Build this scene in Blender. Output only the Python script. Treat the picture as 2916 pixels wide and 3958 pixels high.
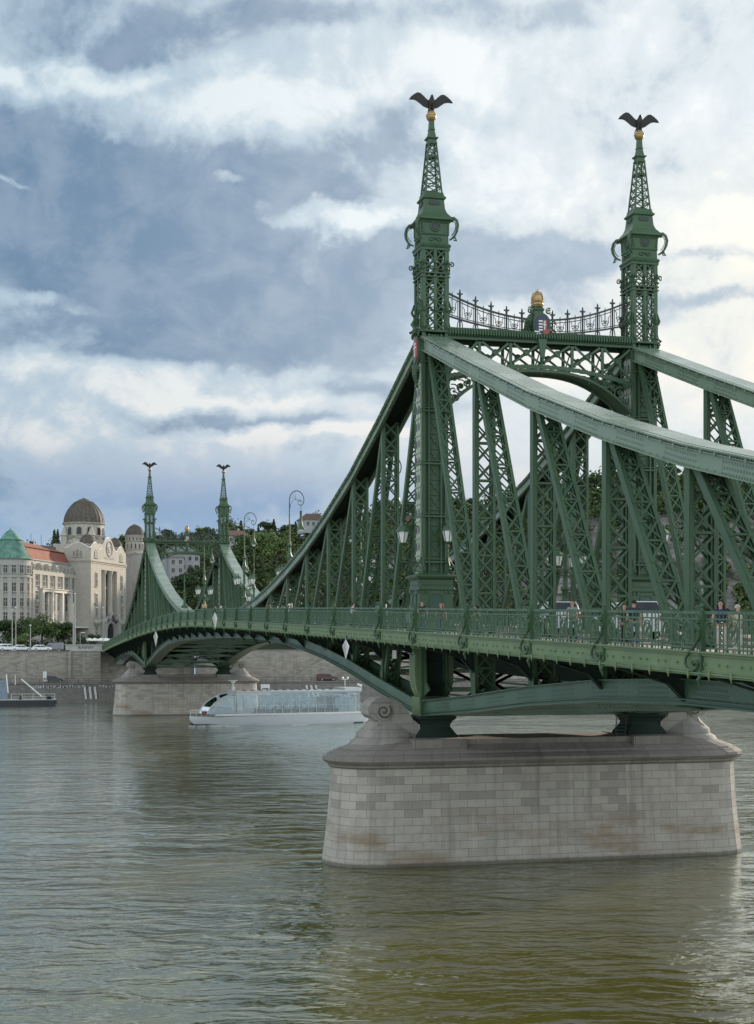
import bpy, math, random
from mathutils import Vector, Matrix
R=random.Random(7)
scene=bpy.context.scene
for o in list(bpy.data.objects): bpy.data.objects.remove(o)
# ------------------------------------------------------------------ camera
CX,CY,CZ=80.35,-29.88,12.33
YAW=0.2464; CA,SA=math.cos(YAW),math.sin(YAW)
FPX,HOR=5626.6,2489.0; K=2916/1652.0
cam=bpy.data.cameras.new('camera'); co=bpy.data.objects.new('camera',cam); scene.collection.objects.link(co); scene.camera=co
co.location=(CX,CY,CZ)
co.rotation_euler=(math.pi/2,0,math.atan2(SA,-CA)-math.pi/2)
cam.sensor_fit='VERTICAL'; cam.sensor_height=36; cam.sensor_width=36
cam.lens=FPX/3958*36; cam.shift_y=(HOR-1979)/3958
cam.clip_start=0.5; cam.clip_end=6000
scene.render.resolution_x=754; scene.render.resolution_y=1024
# ------------------------------------------------------------------ node helpers
class NT:
    def __init__(s,tree): s.t=tree; s.n=tree.nodes; s.l=tree.links
    def node(s,typ,ins=None,**kw):
        n=s.n.new(typ)
        for k,v in kw.items(): setattr(n,k,v)
        if ins:
            for k,v in ins.items():
                sock=n.inputs[k]
                if isinstance(v,bpy.types.NodeSocket): s.l.new(v,sock)
                else: sock.default_value=v
        return n
    def math(s,op,a,b=0.0,c=0.0,clamp=False):
        n=s.node('ShaderNodeMath',{0:a,1:b,2:c},operation=op); n.use_clamp=clamp; return n.outputs[0]
    def vec(s,op,a,b=(0,0,0)):
        n=s.node('ShaderNodeVectorMath',{0:a,1:b},operation=op)
        return n.outputs['Value'] if op in('DOT_PRODUCT','LENGTH') else n.outputs[0]
    def ramp(s,f,stops):
        n=s.node('ShaderNodeValToRGB',{0:f}); cr=n.color_ramp
        while len(cr.elements)<len(stops): cr.elements.new(0.5)
        for e,(p,c) in zip(cr.elements,stops): e.position=p; e.color=(*c,1) if len(c)==3 else c
        return n.outputs[0]
    def mix(s,f,a,b,blend='MIX'):
        n=s.node('ShaderNodeMix',data_type='RGBA',blend_type=blend)
        for i,v in ((0,f),(6,a),(7,b)):
            if isinstance(v,bpy.types.NodeSocket): s.l.new(v,n.inputs[i])
            else: n.inputs[i].default_value=v if i==0 else (*v,1)
        return n.outputs[2]
    def noise(s,v,scale,detail=4,rough=.55,dist=0,out=0):
        return s.node('ShaderNodeTexNoise',{'Vector':v,'Scale':scale,'Detail':detail,'Roughness':rough,'Distortion':dist}).outputs[out]
    def maprange(s,v,a,b,c=0,d=1,smooth=True):
        n=s.node('ShaderNodeMapRange',{0:v,1:a,2:b,3:c,4:d}); n.interpolation_type='SMOOTHSTEP' if smooth else 'LINEAR'; return n.outputs[0]
# ------------------------------------------------------------------ world and sun
SUNAZ=math.atan2(.787,-.617); SUNEL=math.radians(14.5)
SKY_GAIN=1.17
w=bpy.data.worlds.new('World'); scene.world=w; w.use_nodes=True
t=NT(w.node_tree); t.n.clear()
def build_sky():
    D=t.node('ShaderNodeTexCoord').outputs['Generated']
    D=t.vec('NORMALIZE',D)
    right=t.vec('DOT_PRODUCT',D,(SA,CA,0)); fwd=t.vec('DOT_PRODUCT',D,(-CA,SA,0))
    z=t.node('ShaderNodeSeparateXYZ',{0:D}).outputs[2]
    az=t.math('ARCTAN2',right,fwd); el=t.math('ARCSINE',z); el=t.math('ABSOLUTE',el)
    AE=t.node('ShaderNodeCombineXYZ',{0:az,1:el,2:0.0}).outputs[0]
    # stretched coordinates, flatter clouds near the horizon
    elw=t.math('POWER',el,0.8)
    P=t.node('ShaderNodeCombineXYZ',{0:t.math('MULTIPLY',az,1.0),1:t.math('MULTIPLY',elw,1.1),2:0.0}).outputs[0]
    nA=t.node('ShaderNodeTexNoise',{'Vector':P,'Scale':5.0,'Detail':3.0,'Roughness':.5}).outputs[1]
    nB=t.node('ShaderNodeTexNoise',{'Vector':P,'Scale':18.0,'Detail':6.0,'Roughness':.6}).outputs[1]
    wa=t.vec('MULTIPLY',t.vec('SUBTRACT',nA,(.5,.5,.5)),(.10,.065,0))
    wb=t.vec('MULTIPLY',t.vec('SUBTRACT',nB,(.5,.5,.5)),(.075,.038,0))
    W=t.vec('ADD',AE,t.vec('ADD',wa,wb))
    def blob(xd,yd,rx,ry,inner=.25):
        a=math.atan((xd-826)*K/FPX); e=math.atan((HOR-yd*K)/FPX)
        q=t.vec('MULTIPLY',t.vec('SUBTRACT',W,(a,e,0)),(FPX/(rx*K),FPX/(ry*K),0))
        return t.maprange(t.vec('LENGTH',q),1.35,inner,0,1)
    def total(lst):
        acc=None
        for (s,*b) in lst:
            v=t.math('MULTIPLY',blob(*b),s)
            acc=v if acc is None else t.math('ADD',acc,v)
        return acc
    dark=total([(1.0,300,85,360,100),(.55,90,330,250,130),(1.25,240,480,460,190),(1.0,430,680,540,130),(1.15,800,320,170,65),
                (.8,690,440,150,55),(1.3,1000,580,270,85),(.8,620,610,260,110),(.8,1120,20,240,50),(.6,700,30,180,40),(.6,60,800,330,60),
                (.85,480,930,300,40),(.9,830,880,280,55),(.35,1560,360,120,40),(.7,1545,587,140,16),(.6,1500,680,120,22),(.45,1230,560,150,40),(.5,1600,420,120,24),(.5,620,760,300,60),(.45,1000,240,120,30),(.3,1350,200,200,60)])
    lite=total([(.9,170,180,260,36),(1.0,560,290,260,60),(1.1,720,490,190,38),(.8,700,590,170,40),(1.0,30,400,70,12),(.6,120,690,220,22),(.6,230,840,420,40),
                (1.0,560,895,420,34),(.9,700,965,260,22),(.5,960,150,260,110),(.5,60,80,180,60),(.5,1250,800,300,70),(.7,480,420,60,18)])
    fr=t.noise(P,9.0,12,.62,.45)
    fr2=t.noise(P,24.0,10,.62,.35)
    f=t.math('ADD',t.math('MULTIPLY',t.math('SUBTRACT',fr,.5),5.2),t.math('MULTIPLY',t.math('SUBTRACT',fr2,.5),3.2))
    dens=t.math('SUBTRACT',t.math('ADD',dark,t.math('MULTIPLY',f,.60)),lite)
    dens=t.math('ADD',dens,.10)
    m=t.maprange(dens,.15,1.0); mlo=t.maprange(dens,.25,-.55,0,1)
    azr=t.maprange(az,-.28,.20,0,1)
    mid=t.mix(azr,(.41,.53,.63),(.71,.78,.82)); bright=t.mix(azr,(.69,.78,.82),(.90,.93,.93))
    warm=t.maprange(t.vec('LENGTH',t.vec('MULTIPLY',t.vec('SUBTRACT',W,(.28,.215,0)),(3.8,6.5,0))),1.0,.0,0,1)
    bright=t.mix(warm,bright,(1.0,.96,.82)); mid=t.mix(t.math('MULTIPLY',warm,.8),mid,(.88,.87,.79))
    lowwarm=t.math('MULTIPLY',t.maprange(el,.27,.10,0,1),.5)
    bright=t.mix(lowwarm,bright,(.78,.70,.64)); mid=t.mix(t.math('MULTIPLY',lowwarm,.35),mid,(.56,.55,.58))
    shade=t.mix(azr,(.148,.240,.362),(.38,.47,.57))
    shade=t.mix(t.math('MULTIPLY',t.maprange(fr2,.34,.68),.8),shade,t.mix(azr,(.27,.36,.47),(.50,.58,.66)))
    col=t.mix(m,t.mix(mlo,mid,bright),shade)
    hb=t.math('MULTIPLY',t.maprange(el,.150,.085,0,1),t.maprange(az,.10,-.06,.35,.95))
    hb=t.math('MULTIPLY',hb,t.maprange(f,.7,-.5,.45,1))
    blue=t.mix(t.maprange(el,.13,.03,0,1),(.17,.285,.48),(.31,.45,.63))
    col=t.mix(hb,col,blue)
    up=t.maprange(el,.42,.62,0,1)
    col=t.mix(up,col,t.mix(t.maprange(fr,.35,.65),(1.95,1.98,1.98),(1.25,1.34,1.42)))
    back=t.math('MULTIPLY',t.maprange(fwd,.25,-.6,0,1),t.maprange(el,.95,.5,0,1))
    col=t.mix(t.maprange(el,.62,.90,0,.92),col,(.25,.34,.42))
    col=t.mix(t.math('MULTIPLY',back,.9),col,t.mix(t.maprange(fr,.3,.7),(1.55,1.70,1.75),(1.10,1.28,1.40)))
    # brighter round the veiled sun
    sd=(math.cos(SUNEL)*math.cos(SUNAZ),math.cos(SUNEL)*math.sin(SUNAZ),math.sin(SUNEL))
    sg=t.math('POWER',t.math('MAXIMUM',t.vec('DOT_PRODUCT',D,sd),0.0),60.0)
    col=t.mix(t.math('MULTIPLY',sg,.8,clamp=True),col,(2.2,2.0,1.6))
    sky=t.node('ShaderNodeTexSky',sky_type='NISHITA',sun_disc=False,sun_elevation=SUNEL)
    sky.sun_rotation=math.pi/2-SUNAZ
    b1=t.node('ShaderNodeBackground',{0:sky.outputs[0],1:.05})
    b2=t.node('ShaderNodeBackground',{0:col,1:SKY_GAIN})
    add=t.node('ShaderNodeMixShader',{0:.90,1:b1.outputs[0],2:b2.outputs[0]})
    out=t.node('ShaderNodeOutputWorld'); t.l.new(add.outputs[0],out.inputs[0])
build_sky()
sl=bpy.data.lights.new('sun','SUN'); sl.energy=5.0; sl.angle=math.radians(1.2); sl.color=(1,.86,.68)
so=bpy.data.objects.new('sun',sl); scene.collection.objects.link(so)
sdir=Vector((math.cos(SUNEL)*math.cos(SUNAZ),math.cos(SUNEL)*math.sin(SUNAZ),math.sin(SUNEL)))
so.rotation_euler=sdir.to_track_quat('Z','Y').to_euler()
scene.view_settings.view_transform='Standard'; scene.view_settings.look='None'; scene.view_settings.exposure=0; scene.view_settings.gamma=1
scene.cycles.max_bounces=6; scene.cycles.transparent_max_bounces=12
# ------------------------------------------------------------------ materials
MATS={}
def mat(name,color,rough=.6,metal=0,var=.25,vscale=1.5,bump=0,bscale=30,spec=.5,alt=None,coord='Object'):
    m=bpy.data.materials.new(name); m.use_nodes=True; q=NT(m.node_tree); b=q.n['Principled BSDF']
    tc=q.node('ShaderNodeTexCoord').outputs[coord]
    n1=q.noise(tc,vscale,6,.65)
    dark=tuple(c*(1-var) for c in color); lite=alt or tuple(min(1,c*(1+var)) for c in color)
    c=q.ramp(n1,[(.3,dark),(.5,color),(.72,lite)])
    q.l.new(c,b.inputs['Base Color']); b.inputs['Roughness'].default_value=rough; b.inputs['Metallic'].default_value=metal
    b.inputs['Specular IOR Level'].default_value=spec
    if bump:
        bn=q.node('ShaderNodeBump',{'Height':q.noise(tc,bscale,4),'Strength':bump,'Distance':.03}); q.l.new(bn.outputs[0],b.inputs['Normal'])
    MATS[name]=m; return m
GREEN=(.050,.096,.050)
def green_mat(name,col,rivets=False,rough=.42):
    m=bpy.data.materials.new(name); m.use_nodes=True; q=NT(m.node_tree); b=q.n['Principled BSDF']
    geo=q.node('ShaderNodeNewGeometry').outputs['Position']
    n1=q.noise(geo,.6,6,.7); n2=q.noise(geo,9,4,.6)
    c=q.ramp(n1,[(.25,tuple(x*.75 for x in col)),(.5,col),(.75,(col[0]*1.3,col[1]*1.14,col[2]*1.18))])
    c=q.mix(q.math('MULTIPLY',q.maprange(n2,.58,.72),.22),c,(.04,.07,.04)); b.inputs['Specular IOR Level'].default_value=.65 if rivets else .34
    rust=q.math('MULTIPLY',q.maprange(q.noise(geo,3.5,8,.75),.64,.74),.42)
    c=q.mix(rust,c,(.10,.065,.04))
    rgh=q.maprange(n1,.3,.7,rough-.06,rough+.12)
    q.l.new(rgh,b.inputs['Roughness'])
    if rivets:
        uv=q.node('ShaderNodeTexCoord').outputs['UV']
        s=q.vec('MULTIPLY',uv,(5.2,5.2,1))
        sp=q.node('ShaderNodeSeparateXYZ',{0:s}); u,v=sp.outputs[0],sp.outputs[1]
        row=q.math('MODULO',q.math('FLOOR',v),2.0)
        u2=q.math('ADD',u,q.math('MULTIPLY',row,.5))
        fu=q.math('SUBTRACT',q.math('FRACT',u2),.5); fv=q.math('SUBTRACT',q.math('FRACT',v),.5)
        dd=q.node('ShaderNodeCombineXYZ',{0:fu,1:fv,2:0.0}).outputs[0]
        L=q.vec('LENGTH',dd); dot=q.maprange(L,.34,.22,0,1)
        # plates alternate: dense rivet field, sparse field, joint line
        pl=q.math('FRACT',q.math('MULTIPLY',u,.043)); dense=q.math('GREATER_THAN',pl,.42)
        sparse=q.math('MULTIPLY',q.math('LESS_THAN',q.math('MODULO',q.math('FLOOR',v),3.0),.5),q.math('LESS_THAN',q.math('MODULO',q.math('FLOOR',u2),3.0),.5))
        msk=q.math('MAXIMUM',dense,sparse); dot=q.math('MULTIPLY',dot,msk)
        joint=q.math('LESS_THAN',q.math('ABSOLUTE',q.math('SUBTRACT',pl,.42)),.004)
        c=q.mix(q.math('MULTIPLY',dot,.8),c,tuple(x*.36 for x in col)); c=q.mix(q.math('MULTIPLY',joint,.7),c,(.02,.03,.025))
        bn=q.node('ShaderNodeBump',{'Height':dot,'Strength':.55,'Distance':.03}); q.l.new(bn.outputs[0],b.inputs['Normal'])
    q.l.new(c,b.inputs['Base Color']); MATS[name]=m; return m
G=green_mat('green_paint',GREEN)
GRAIL=green_mat('railing_highlight_green',(.075,.135,.08),False,.35)  # bridge green lightened to put the rail highlights into the colour
GR=green_mat('riveted_green',(.062,.13,.08),True,.32)
GRU=green_mat('chord_green',(.155,.225,.152),True,.27)  # lighter copy of the riveted green: weathering plus painted-in sky sheen
PALE=green_mat('pale_sky_lit_green',(.42,.48,.38),False,.45)  # same paint made pale, with the sky reflection in its colour
GF=green_mat('fascia_sky_lit_green',(.145,.21,.105),False,.45)  # same paint, lightened as if lit by the open sky
GD=green_mat('shaded_green',(.016,.032,.024),False,.8)  # bridge green darkened in colour for the shade under the deck
GOLD=mat('gilding',(.40,.27,.13),.38,.7,.3,4)
BRONZE=mat('dark_bronze',(.022,.020,.018),.5,.4,.3,6)
IRON=mat('dark_iron',(.03,.04,.037),.5,.2,.3,6)
WHITE=mat('white_paint',(.66,.66,.64),.4,0,.08,2)
ASPH=mat('asphalt',(.055,.055,.056),.9,0,.25,1.2,.3,30)
WALK=mat('walkway',(.42,.36,.31),.85,0,.2,2.5,.2,30)
GLASS_L=mat('lantern_glass',(.72,.72,.70),.25,0,.1,6)
def brickmat(name,c1,c2,mortar,bw,bh,msize=.02,rough=.85,uv=True,stain=None,bump=.5,darkblocks=None,topz=None):
    m=bpy.data.materials.new(name); m.use_nodes=True; q=NT(m.node_tree); b=q.n['Principled BSDF']
    tc=q.node('ShaderNodeTexCoord'); v=tc.outputs['UV' if uv else 'Object']
    wob=q.vec('MULTIPLY',q.vec('SUBTRACT',q.noise(v,2.2,3,out=1),(.5,.5,.5)),(.05,.03,0)); v2=q.vec('ADD',v,wob)
    br=q.node('ShaderNodeTexBrick',{'Vector':v2,'Color1':(*c1,1),'Color2':(*c2,1),'Mortar':(*mortar,1),'Scale':1.0,'Mortar Size':msize,'Mortar Smooth':.3,'Bias':-.2,'Brick Width':bw,'Row Height':bh})
    br.offset=.45; br.squash=1.0
    col=br.outputs[0]
    n1=q.noise(v,.9,6,.7); n2=q.noise(v,7,6,.7)
    col=q.mix(q.maprange(n1,.4,.75,0,.45),col,tuple(x*.62 for x in c1))
    col=q.mix(q.maprange(n2,.45,.8,0,.4),col,tuple(min(1,x*1.25) for x in c1))
    if darkblocks:
        br2=q.node('ShaderNodeTexBrick',{'Vector':v2,'Color1':(0,0,0,1),'Color2':(1,1,1,1),'Mortar':(0,0,0,1),'Scale':1.0,'Mortar Size':msize,'Bias':-.0,'Brick Width':bw,'Row Height':bh}); br2.offset=.45
        zz=q.node('ShaderNodeSeparateXYZ',{0:v}).outputs[1]
        up=q.maprange(zz,darkblocks[0],darkblocks[1],0,1)
        k=q.maprange(br2.outputs[0],.60,.95,0,.42,False); k=q.math('MULTIPLY',k,up)
        col=q.mix(k,col,tuple(x*.42 for x in c1))
    if stain:
        st=q.noise(q.vec('MULTIPLY',v,(.16,.5,1)),1.0,5,.6)
        zz=q.node('ShaderNodeSeparateXYZ',{0:v}).outputs[1]
        zr=q.maprange(zz,3.4,1.6,0,1)
        col=q.mix(q.math('MULTIPLY',q.math('MULTIPLY',q.maprange(st,.46,.62),zr),.75),col,stain)
        wl=q.maprange(q.math('ADD',zz,q.math('MULTIPLY',n2,.25)),.42,.25,0,.75)
        col=q.mix(wl,col,(.07,.065,.05))
    drip=q.noise(q.vec('MULTIPLY',v,(1.6,.12,1)),1.0,6,.65); col=q.mix(q.maprange(drip,.50,.68,0,.42),col,tuple(x*.45 for x in c1))
    pale=q.noise(q.vec('MULTIPLY',v,(1.1,.10,1)),1.3,5,.6); col=q.mix(q.maprange(pale,.58,.72,0,.22),col,tuple(min(.7,x*1.5) for x in c1))
    q.l.new(col,b.inputs['Base Color']); b.inputs['Roughness'].default_value=rough
    h=q.math('ADD',q.math('MULTIPLY',br.outputs[1],-1.0),q.math('MULTIPLY',n2,.5))
    bn=q.node('ShaderNodeBump',{'Height':h,'Strength':bump,'Distance':.04}); q.l.new(bn.outputs[0],b.inputs['Normal'])
    MATS[name]=m; return m
PIER=brickmat('pier_stone',(.41,.375,.335),(.33,.305,.27),(.17,.15,.13),1.05,.455,.012,stain=(.22,.155,.09),darkblocks=(1.8,3.6))
PIERTOP=brickmat('pier_cap_stone',(.24,.215,.195),(.17,.155,.14),(.07,.065,.06),1.6,.5,.014,darkblocks=None)
SCROLL=brickmat('scroll_stone',(.29,.27,.245),(.23,.215,.195),(.08,.07,.065),1.3,.6,.012)
QUAY=brickmat('quay_stone',(.36,.325,.275),(.19,.175,.15),(.25,.235,.21),1.15,.36,.03)
QUAYD=brickmat('quay_slope_stone',(.17,.155,.135),(.10,.095,.088),(.13,.12,.11),.8,.35,.03)
def ashlar(name,c,bw=1.0,bh=.45):
    return brickmat(name,c,tuple(x*.9 for x in c),tuple(x*.72 for x in c),bw,bh,.012,bump=.25)
HST=ashlar('hotel_render',(.43,.395,.345))
HSTG=ashlar('hotel_grey_stone_shade',(.38,.365,.34),.9,.4)  # greyer copy of the render; puts shading into recessed walls by colour
ROOF=mat('red_tile',(.22,.070,.042),.8,0,.25,.5,.3,8)
COPPER=mat('green_copper',(.095,.215,.165),.75,0,.35,.7,alt=(.19,.33,.27))
DOME=mat('dome_tiles',(.085,.070,.055),.7,0,.35,1.2,.4,5,alt=(.13,.115,.095))
WINM=mat('window_glass',(.028,.031,.034),.25,0,.4,2,spec=.35)
FRAME=mat('window_frame',(.42,.40,.36),.6,0,.1,2)
DARKT=mat('tram_dark',(.04,.04,.045),.4)
# ------------------------------------------------------------------ mesh builder
class MB:
    def __init__(s): s.v=[];s.f=[];s.uv=[]
    def quadface(s,idx,uvs=None):
        s.f.append(idx); s.uv.append(uvs)
    def box(s,cx,cy,cz,sx,sy,sz,rot=0.0):
        c,sn=math.cos(rot),math.sin(rot); b=len(s.v)
        for dz in(-.5,.5):
            for dx,dy in((-.5,-.5),(.5,-.5),(.5,.5),(-.5,.5)):
                x,y=dx*sx,dy*sy; s.v.append((cx+x*c-y*sn,cy+x*sn+y*c,cz+dz*sz))
        L=[sx,sy,sx,sy]
        for i in range(4):
            j=(i+1)%4; u0=sum(L[:i]); s.quadface((b+i,b+j,b+4+j,b+4+i),[(u0,cz-sz/2),(u0+L[i],cz-sz/2),(u0+L[i],cz+sz/2),(u0,cz+sz/2)])
        s.quadface((b+3,b+2,b+1,b),[(0,0),(sx,0),(sx,sy),(0,sy)]); s.quadface((b+4,b+5,b+6,b+7),[(0,0),(sx,0),(sx,sy),(0,sy)])
    def bx(s,x0,x1,y0,y1,z0,z1): s.box((x0+x1)/2,(y0+y1)/2,(z0+z1)/2,x1-x0,y1-y0,z1-z0)
    def bar(s,p0,p1,wd,hd,side=None,u0=0.0):
        "bar from p0 to p1; wd measured along 'side', hd along the third axis"
        p0=Vector(p0);p1=Vector(p1);d=p1-p0;L=d.length
        if L<1e-6: return
        d/=L
        sv=Vector(side) if side is not None else (Vector((0,0,1)) if abs(d.z)<.9 else Vector((1,0,0)))
        sv=(sv-d*sv.dot(d)); 
        if sv.length<1e-5: sv=d.orthogonal()
        sv.normalize(); tv=d.cross(sv)
        a=sv*wd/2; c=tv*hd/2; b=len(s.v)
        for p in(p0,p1):
            for q in(-a-c,a-c,a+c,-a+c): s.v.append(tuple(p+q))
        L4=[wd,hd,wd,hd]
        for i in range(4):
            j=(i+1)%4; s.quadface((b+i,b+4+i,b+4+j,b+j),[(u0,0),(u0+L,0),(u0+L,L4[i]),(u0,L4[i])])
        s.quadface((b,b+1,b+2,b+3)); s.quadface((b+7,b+6,b+5,b+4))
    def tube(s,pts,r,n=6,caps=True):
        pts=[Vector(p) for p in pts]; rs=r if isinstance(r,(list,tuple)) else [r]*len(pts)
        b=len(s.v); prev=None
        for i,p in enumerate(pts):
            d=(pts[min(i+1,len(pts)-1)]-pts[max(i-1,0)]); d.normalize()
            if prev is None: a=d.orthogonal().normalized()
            else:
                a=prev-d*prev.dot(d)
                a=a.normalized() if a.length>1e-5 else d.orthogonal().normalized()
            prev=a; c=d.cross(a)
            for k in range(n):
                an=2*math.pi*k/n; s.v.append(tuple(p+(a*math.cos(an)+c*math.sin(an))*rs[i]))
        for i in range(len(pts)-1):
            for k in range(n):
                k2=(k+1)%n; s.quadface((b+i*n+k,b+i*n+k2,b+(i+1)*n+k2,b+(i+1)*n+k))
        if caps:
            s.quadface(tuple(b+k for k in reversed(range(n)))); e=b+(len(pts)-1)*n; s.quadface(tuple(e+k for k in range(n)))
    def lathe(s,prof,n=12,c=(0,0,0),phase=0,sx=1,sy=1,a0=0,a1=2*math.pi):
        full=abs(a1-a0-2*math.pi)<1e-6; b=len(s.v); m=n if full else n+1
        for (r,z) in prof:
            for k in range(m):
                an=phase+a0+(a1-a0)*k/n; s.v.append((c[0]+r*math.cos(an)*sx,c[1]+r*math.sin(an)*sy,c[2]+z))
        acc=0
        for i in range(len(prof)-1):
            dl=math.hypot(prof[i+1][0]-prof[i][0],prof[i+1][1]-prof[i][1])
            for k in range(n):
                k2=(k+1)%m; rr=max(p[0] for p in prof)
                u0=(a1-a0)*k/n*rr;u1=(a1-a0)*(k+1)/n*rr
                s.quadface((b+i*m+k,b+i*m+k2,b+(i+1)*m+k2,b+(i+1)*m+k),[(u0,acc),(u1,acc),(u1,acc+dl),(u0,acc+dl)])
            acc+=dl
        if full and prof[0][0]>1e-4: s.quadface(tuple(b+k for k in reversed(range(n))))
        if full and prof[-1][0]>1e-4: e=b+(len(prof)-1)*m; s.quadface(tuple(e+k for k in range(n)))
    def square(s,prof,c=(0,0,0),rot=0):
        "square section lathe: half-width,z"
        s.lathe([(r*math.sqrt(2),z) for r,z in prof],4,c,math.pi/4+rot)
    def prism(s,outline,f,th):
        "2-D outline -> f(u,v,w) world, thickness th along w (centred)"
        b=len(s.v); n=len(outline)
        for wv in(-th/2,th/2):
            for (u,v) in outline: s.v.append(tuple(f(u,v,wv)))
        s.quadface(tuple(b+k for k in reversed(range(n))),[outline[k] for k in reversed(range(n))]); s.quadface(tuple(b+n+k for k in range(n)),[outline[k] for k in range(n)])
        acc=0
        for k in range(n):
            k2=(k+1)%n; l=math.hypot(outline[k2][0]-outline[k][0],outline[k2][1]-outline[k][1])
            s.quadface((b+k,b+k2,b+n+k2,b+n+k),[(acc,0),(acc+l,0),(acc+l,th),(acc,th)]); acc+=l
    def loft(s,rings,close=True,caps=False,uvs=None):
        b=len(s.v); n=len(rings[0])
        for r in rings:
            for p in r: s.v.append(tuple(p))
        for i in range(len(rings)-1):
            for k in range(n if close else n-1):
                k2=(k+1)%n
                u=None
                if uvs: u=[uvs[i][k],uvs[i][k+1],uvs[i+1][k+1],uvs[i+1][k]]
                s.quadface((b+i*n+k,b+i*n+k2,b+(i+1)*n+k2,b+(i+1)*n+k),u)
        if caps: s.quadface(tuple(b+k for k in reversed(range(n)))); e=b+(len(rings)-1)*n; s.quadface(tuple(e+k for k in range(n)))
    def build(s,name,m,parent=None,smooth=False,angle=None):
        me=bpy.data.meshes.new(name); me.from_pydata(s.v,[],s.f); me.materials.append(m)
        if any(u for u in s.uv):
            uvl=me.uv_layers.new(name='UVMap'); i=0; data=[]
            for f,u in zip(s.f,s.uv):
                for k in range(len(f)):
                    data+=[*(u[k] if u else (0,0))]
            uvl.data.foreach_set('uv',data)
        if smooth: me.polygons.foreach_set('use_smooth',[True]*len(me.polygons))
        me.update()
        o=bpy.data.objects.new(name,me); scene.collection.objects.link(o)
        if parent: o.parent=parent
        if angle and smooth:
            me.set_sharp_from_angle(angle=math.radians(angle))
        return o
def tag(o,label=None,cat=None,group=None,kind=None):
    if label:o['label']=label
    if cat:o['category']=cat
    if group:o['group']=group
    if kind:o['kind']=kind
    return o
def empty(name,loc=(0,0,0),rz=0):
    o=bpy.data.objects.new(name,None); scene.collection.objects.link(o); o.location=loc; o.rotation_euler=(0,0,rz); o.empty_display_size=.3; return o
KIDS={}
def kids(o): return [c for c in scene.collection.objects if c.parent==o]
def copy_tree(o,parent=None):
    c=o.copy(); scene.collection.objects.link(c); c.parent=parent
    for ch in kids(o): copy_tree(ch,c)
    return c
def at(xd,yd,d):
    "point seen at photo position (1652 px wide) at depth d metres"
    lat=(xd*K-1458)/FPX*d; z=CZ+(HOR-yd*K)/FPX*d
    return Vector((CX-CA*d+SA*lat, CY+SA*d+CA*lat, z))
def onplane(xd,y):
    u=(xd*K-1458)/FPX; tt=(y-CY)/(SA+CA*u); return CX+tt*(-CA+SA*u)
def interp(tab,x):
    if x<=tab[0][0]: return tab[0][1]
    for (a,b),(c,d) in zip(tab,tab[1:]):
        if x<=c: return b+(d-b)*(x-a)/(c-a)
    return tab[-1][1]
# ------------------------------------------------------------------ bridge profile
RAILTOP=[(-262,11.75),(-254,12.1),(-241,12.62),(-220,13.45),(-200,14.1),(-175,14.85),(-158,15.35),(-140,15.8),(-121,16.1),(-105,16.22),(-93,16.26),(-76,16.1),(-55,15.68),(-31,15.14),(-14,14.73),(3,14.31),(15,13.98),(28,13.65),(44,13.2),(60,12.8),(82,12.2)]
def zrail(x):
    # smoothed table
    return (interp(RAILTOP,x-6)+interp(RAILTOP,x)*2+interp(RAILTOP,x+6))/4 if -255<x<60 else interp(RAILTOP,x)
def zdeck(x): return zrail(x)-1.22
UR=[(0,30.1),(9.4,26.8),(17.6,24.2),(25.8,22.1),(34,20.3),(42.3,18.85),(50.3,17.65),(57.8,16.75),(65,16.15),(72.3,15.8),(80,15.6),(87.5,15.5)]
UB=[(0,30.1),(9.6,26.72),(18.1,23.82),(26.4,21.3),(33.7,19.35),(41,17.7),(48,16.25),(55,15.0),(62,14.0),(70,13.2),(78,12.8)]
LR=[(0,8.2),(9.4,9.3),(17.6,10.35),(25.8,11.2),(34,11.85),(42.3,12.35),(50.3,12.65),(57.8,12.85),(65,12.95),(87.5,13.1)]
LB=[(0,8.2),(9.6,8.85),(18.1,9.55),(26.4,10.05),(33.7,10.25),(41,10.2),(48,10.0),(55,9.6),(62,9.1),(70,8.3),(78,7.5)]
def side(x):
    if x<=-175: return -175-x,'b'
    if x<=-87.5: return x+175,'r'
    if x<=0: return -x,'r'
    return x,'b'
def zU(x): t_,k=side(x); return interp(UR if k=='r' else UB,t_)
def zL(x): t_,k=side(x); return interp(LR if k=='r' else LB,t_)
NR=[9.4,17.6,25.8,34,42.3,50.3,57.8,65,72.3,80,87.5]; NB=[9.6,18.1,26.4,33.7,41,48,55,62,70,78]
nodes=sorted([0,-175]+[-a for a in NR]+[-175+a for a in NR[:-1]]+NB+[-175-a for a in NB])
bridge=empty('iron_bridge',(0,0,0)); tag(bridge,'long dark green iron truss bridge with four eagle-topped towers crossing the river','bridge')
YT=6.45
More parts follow.
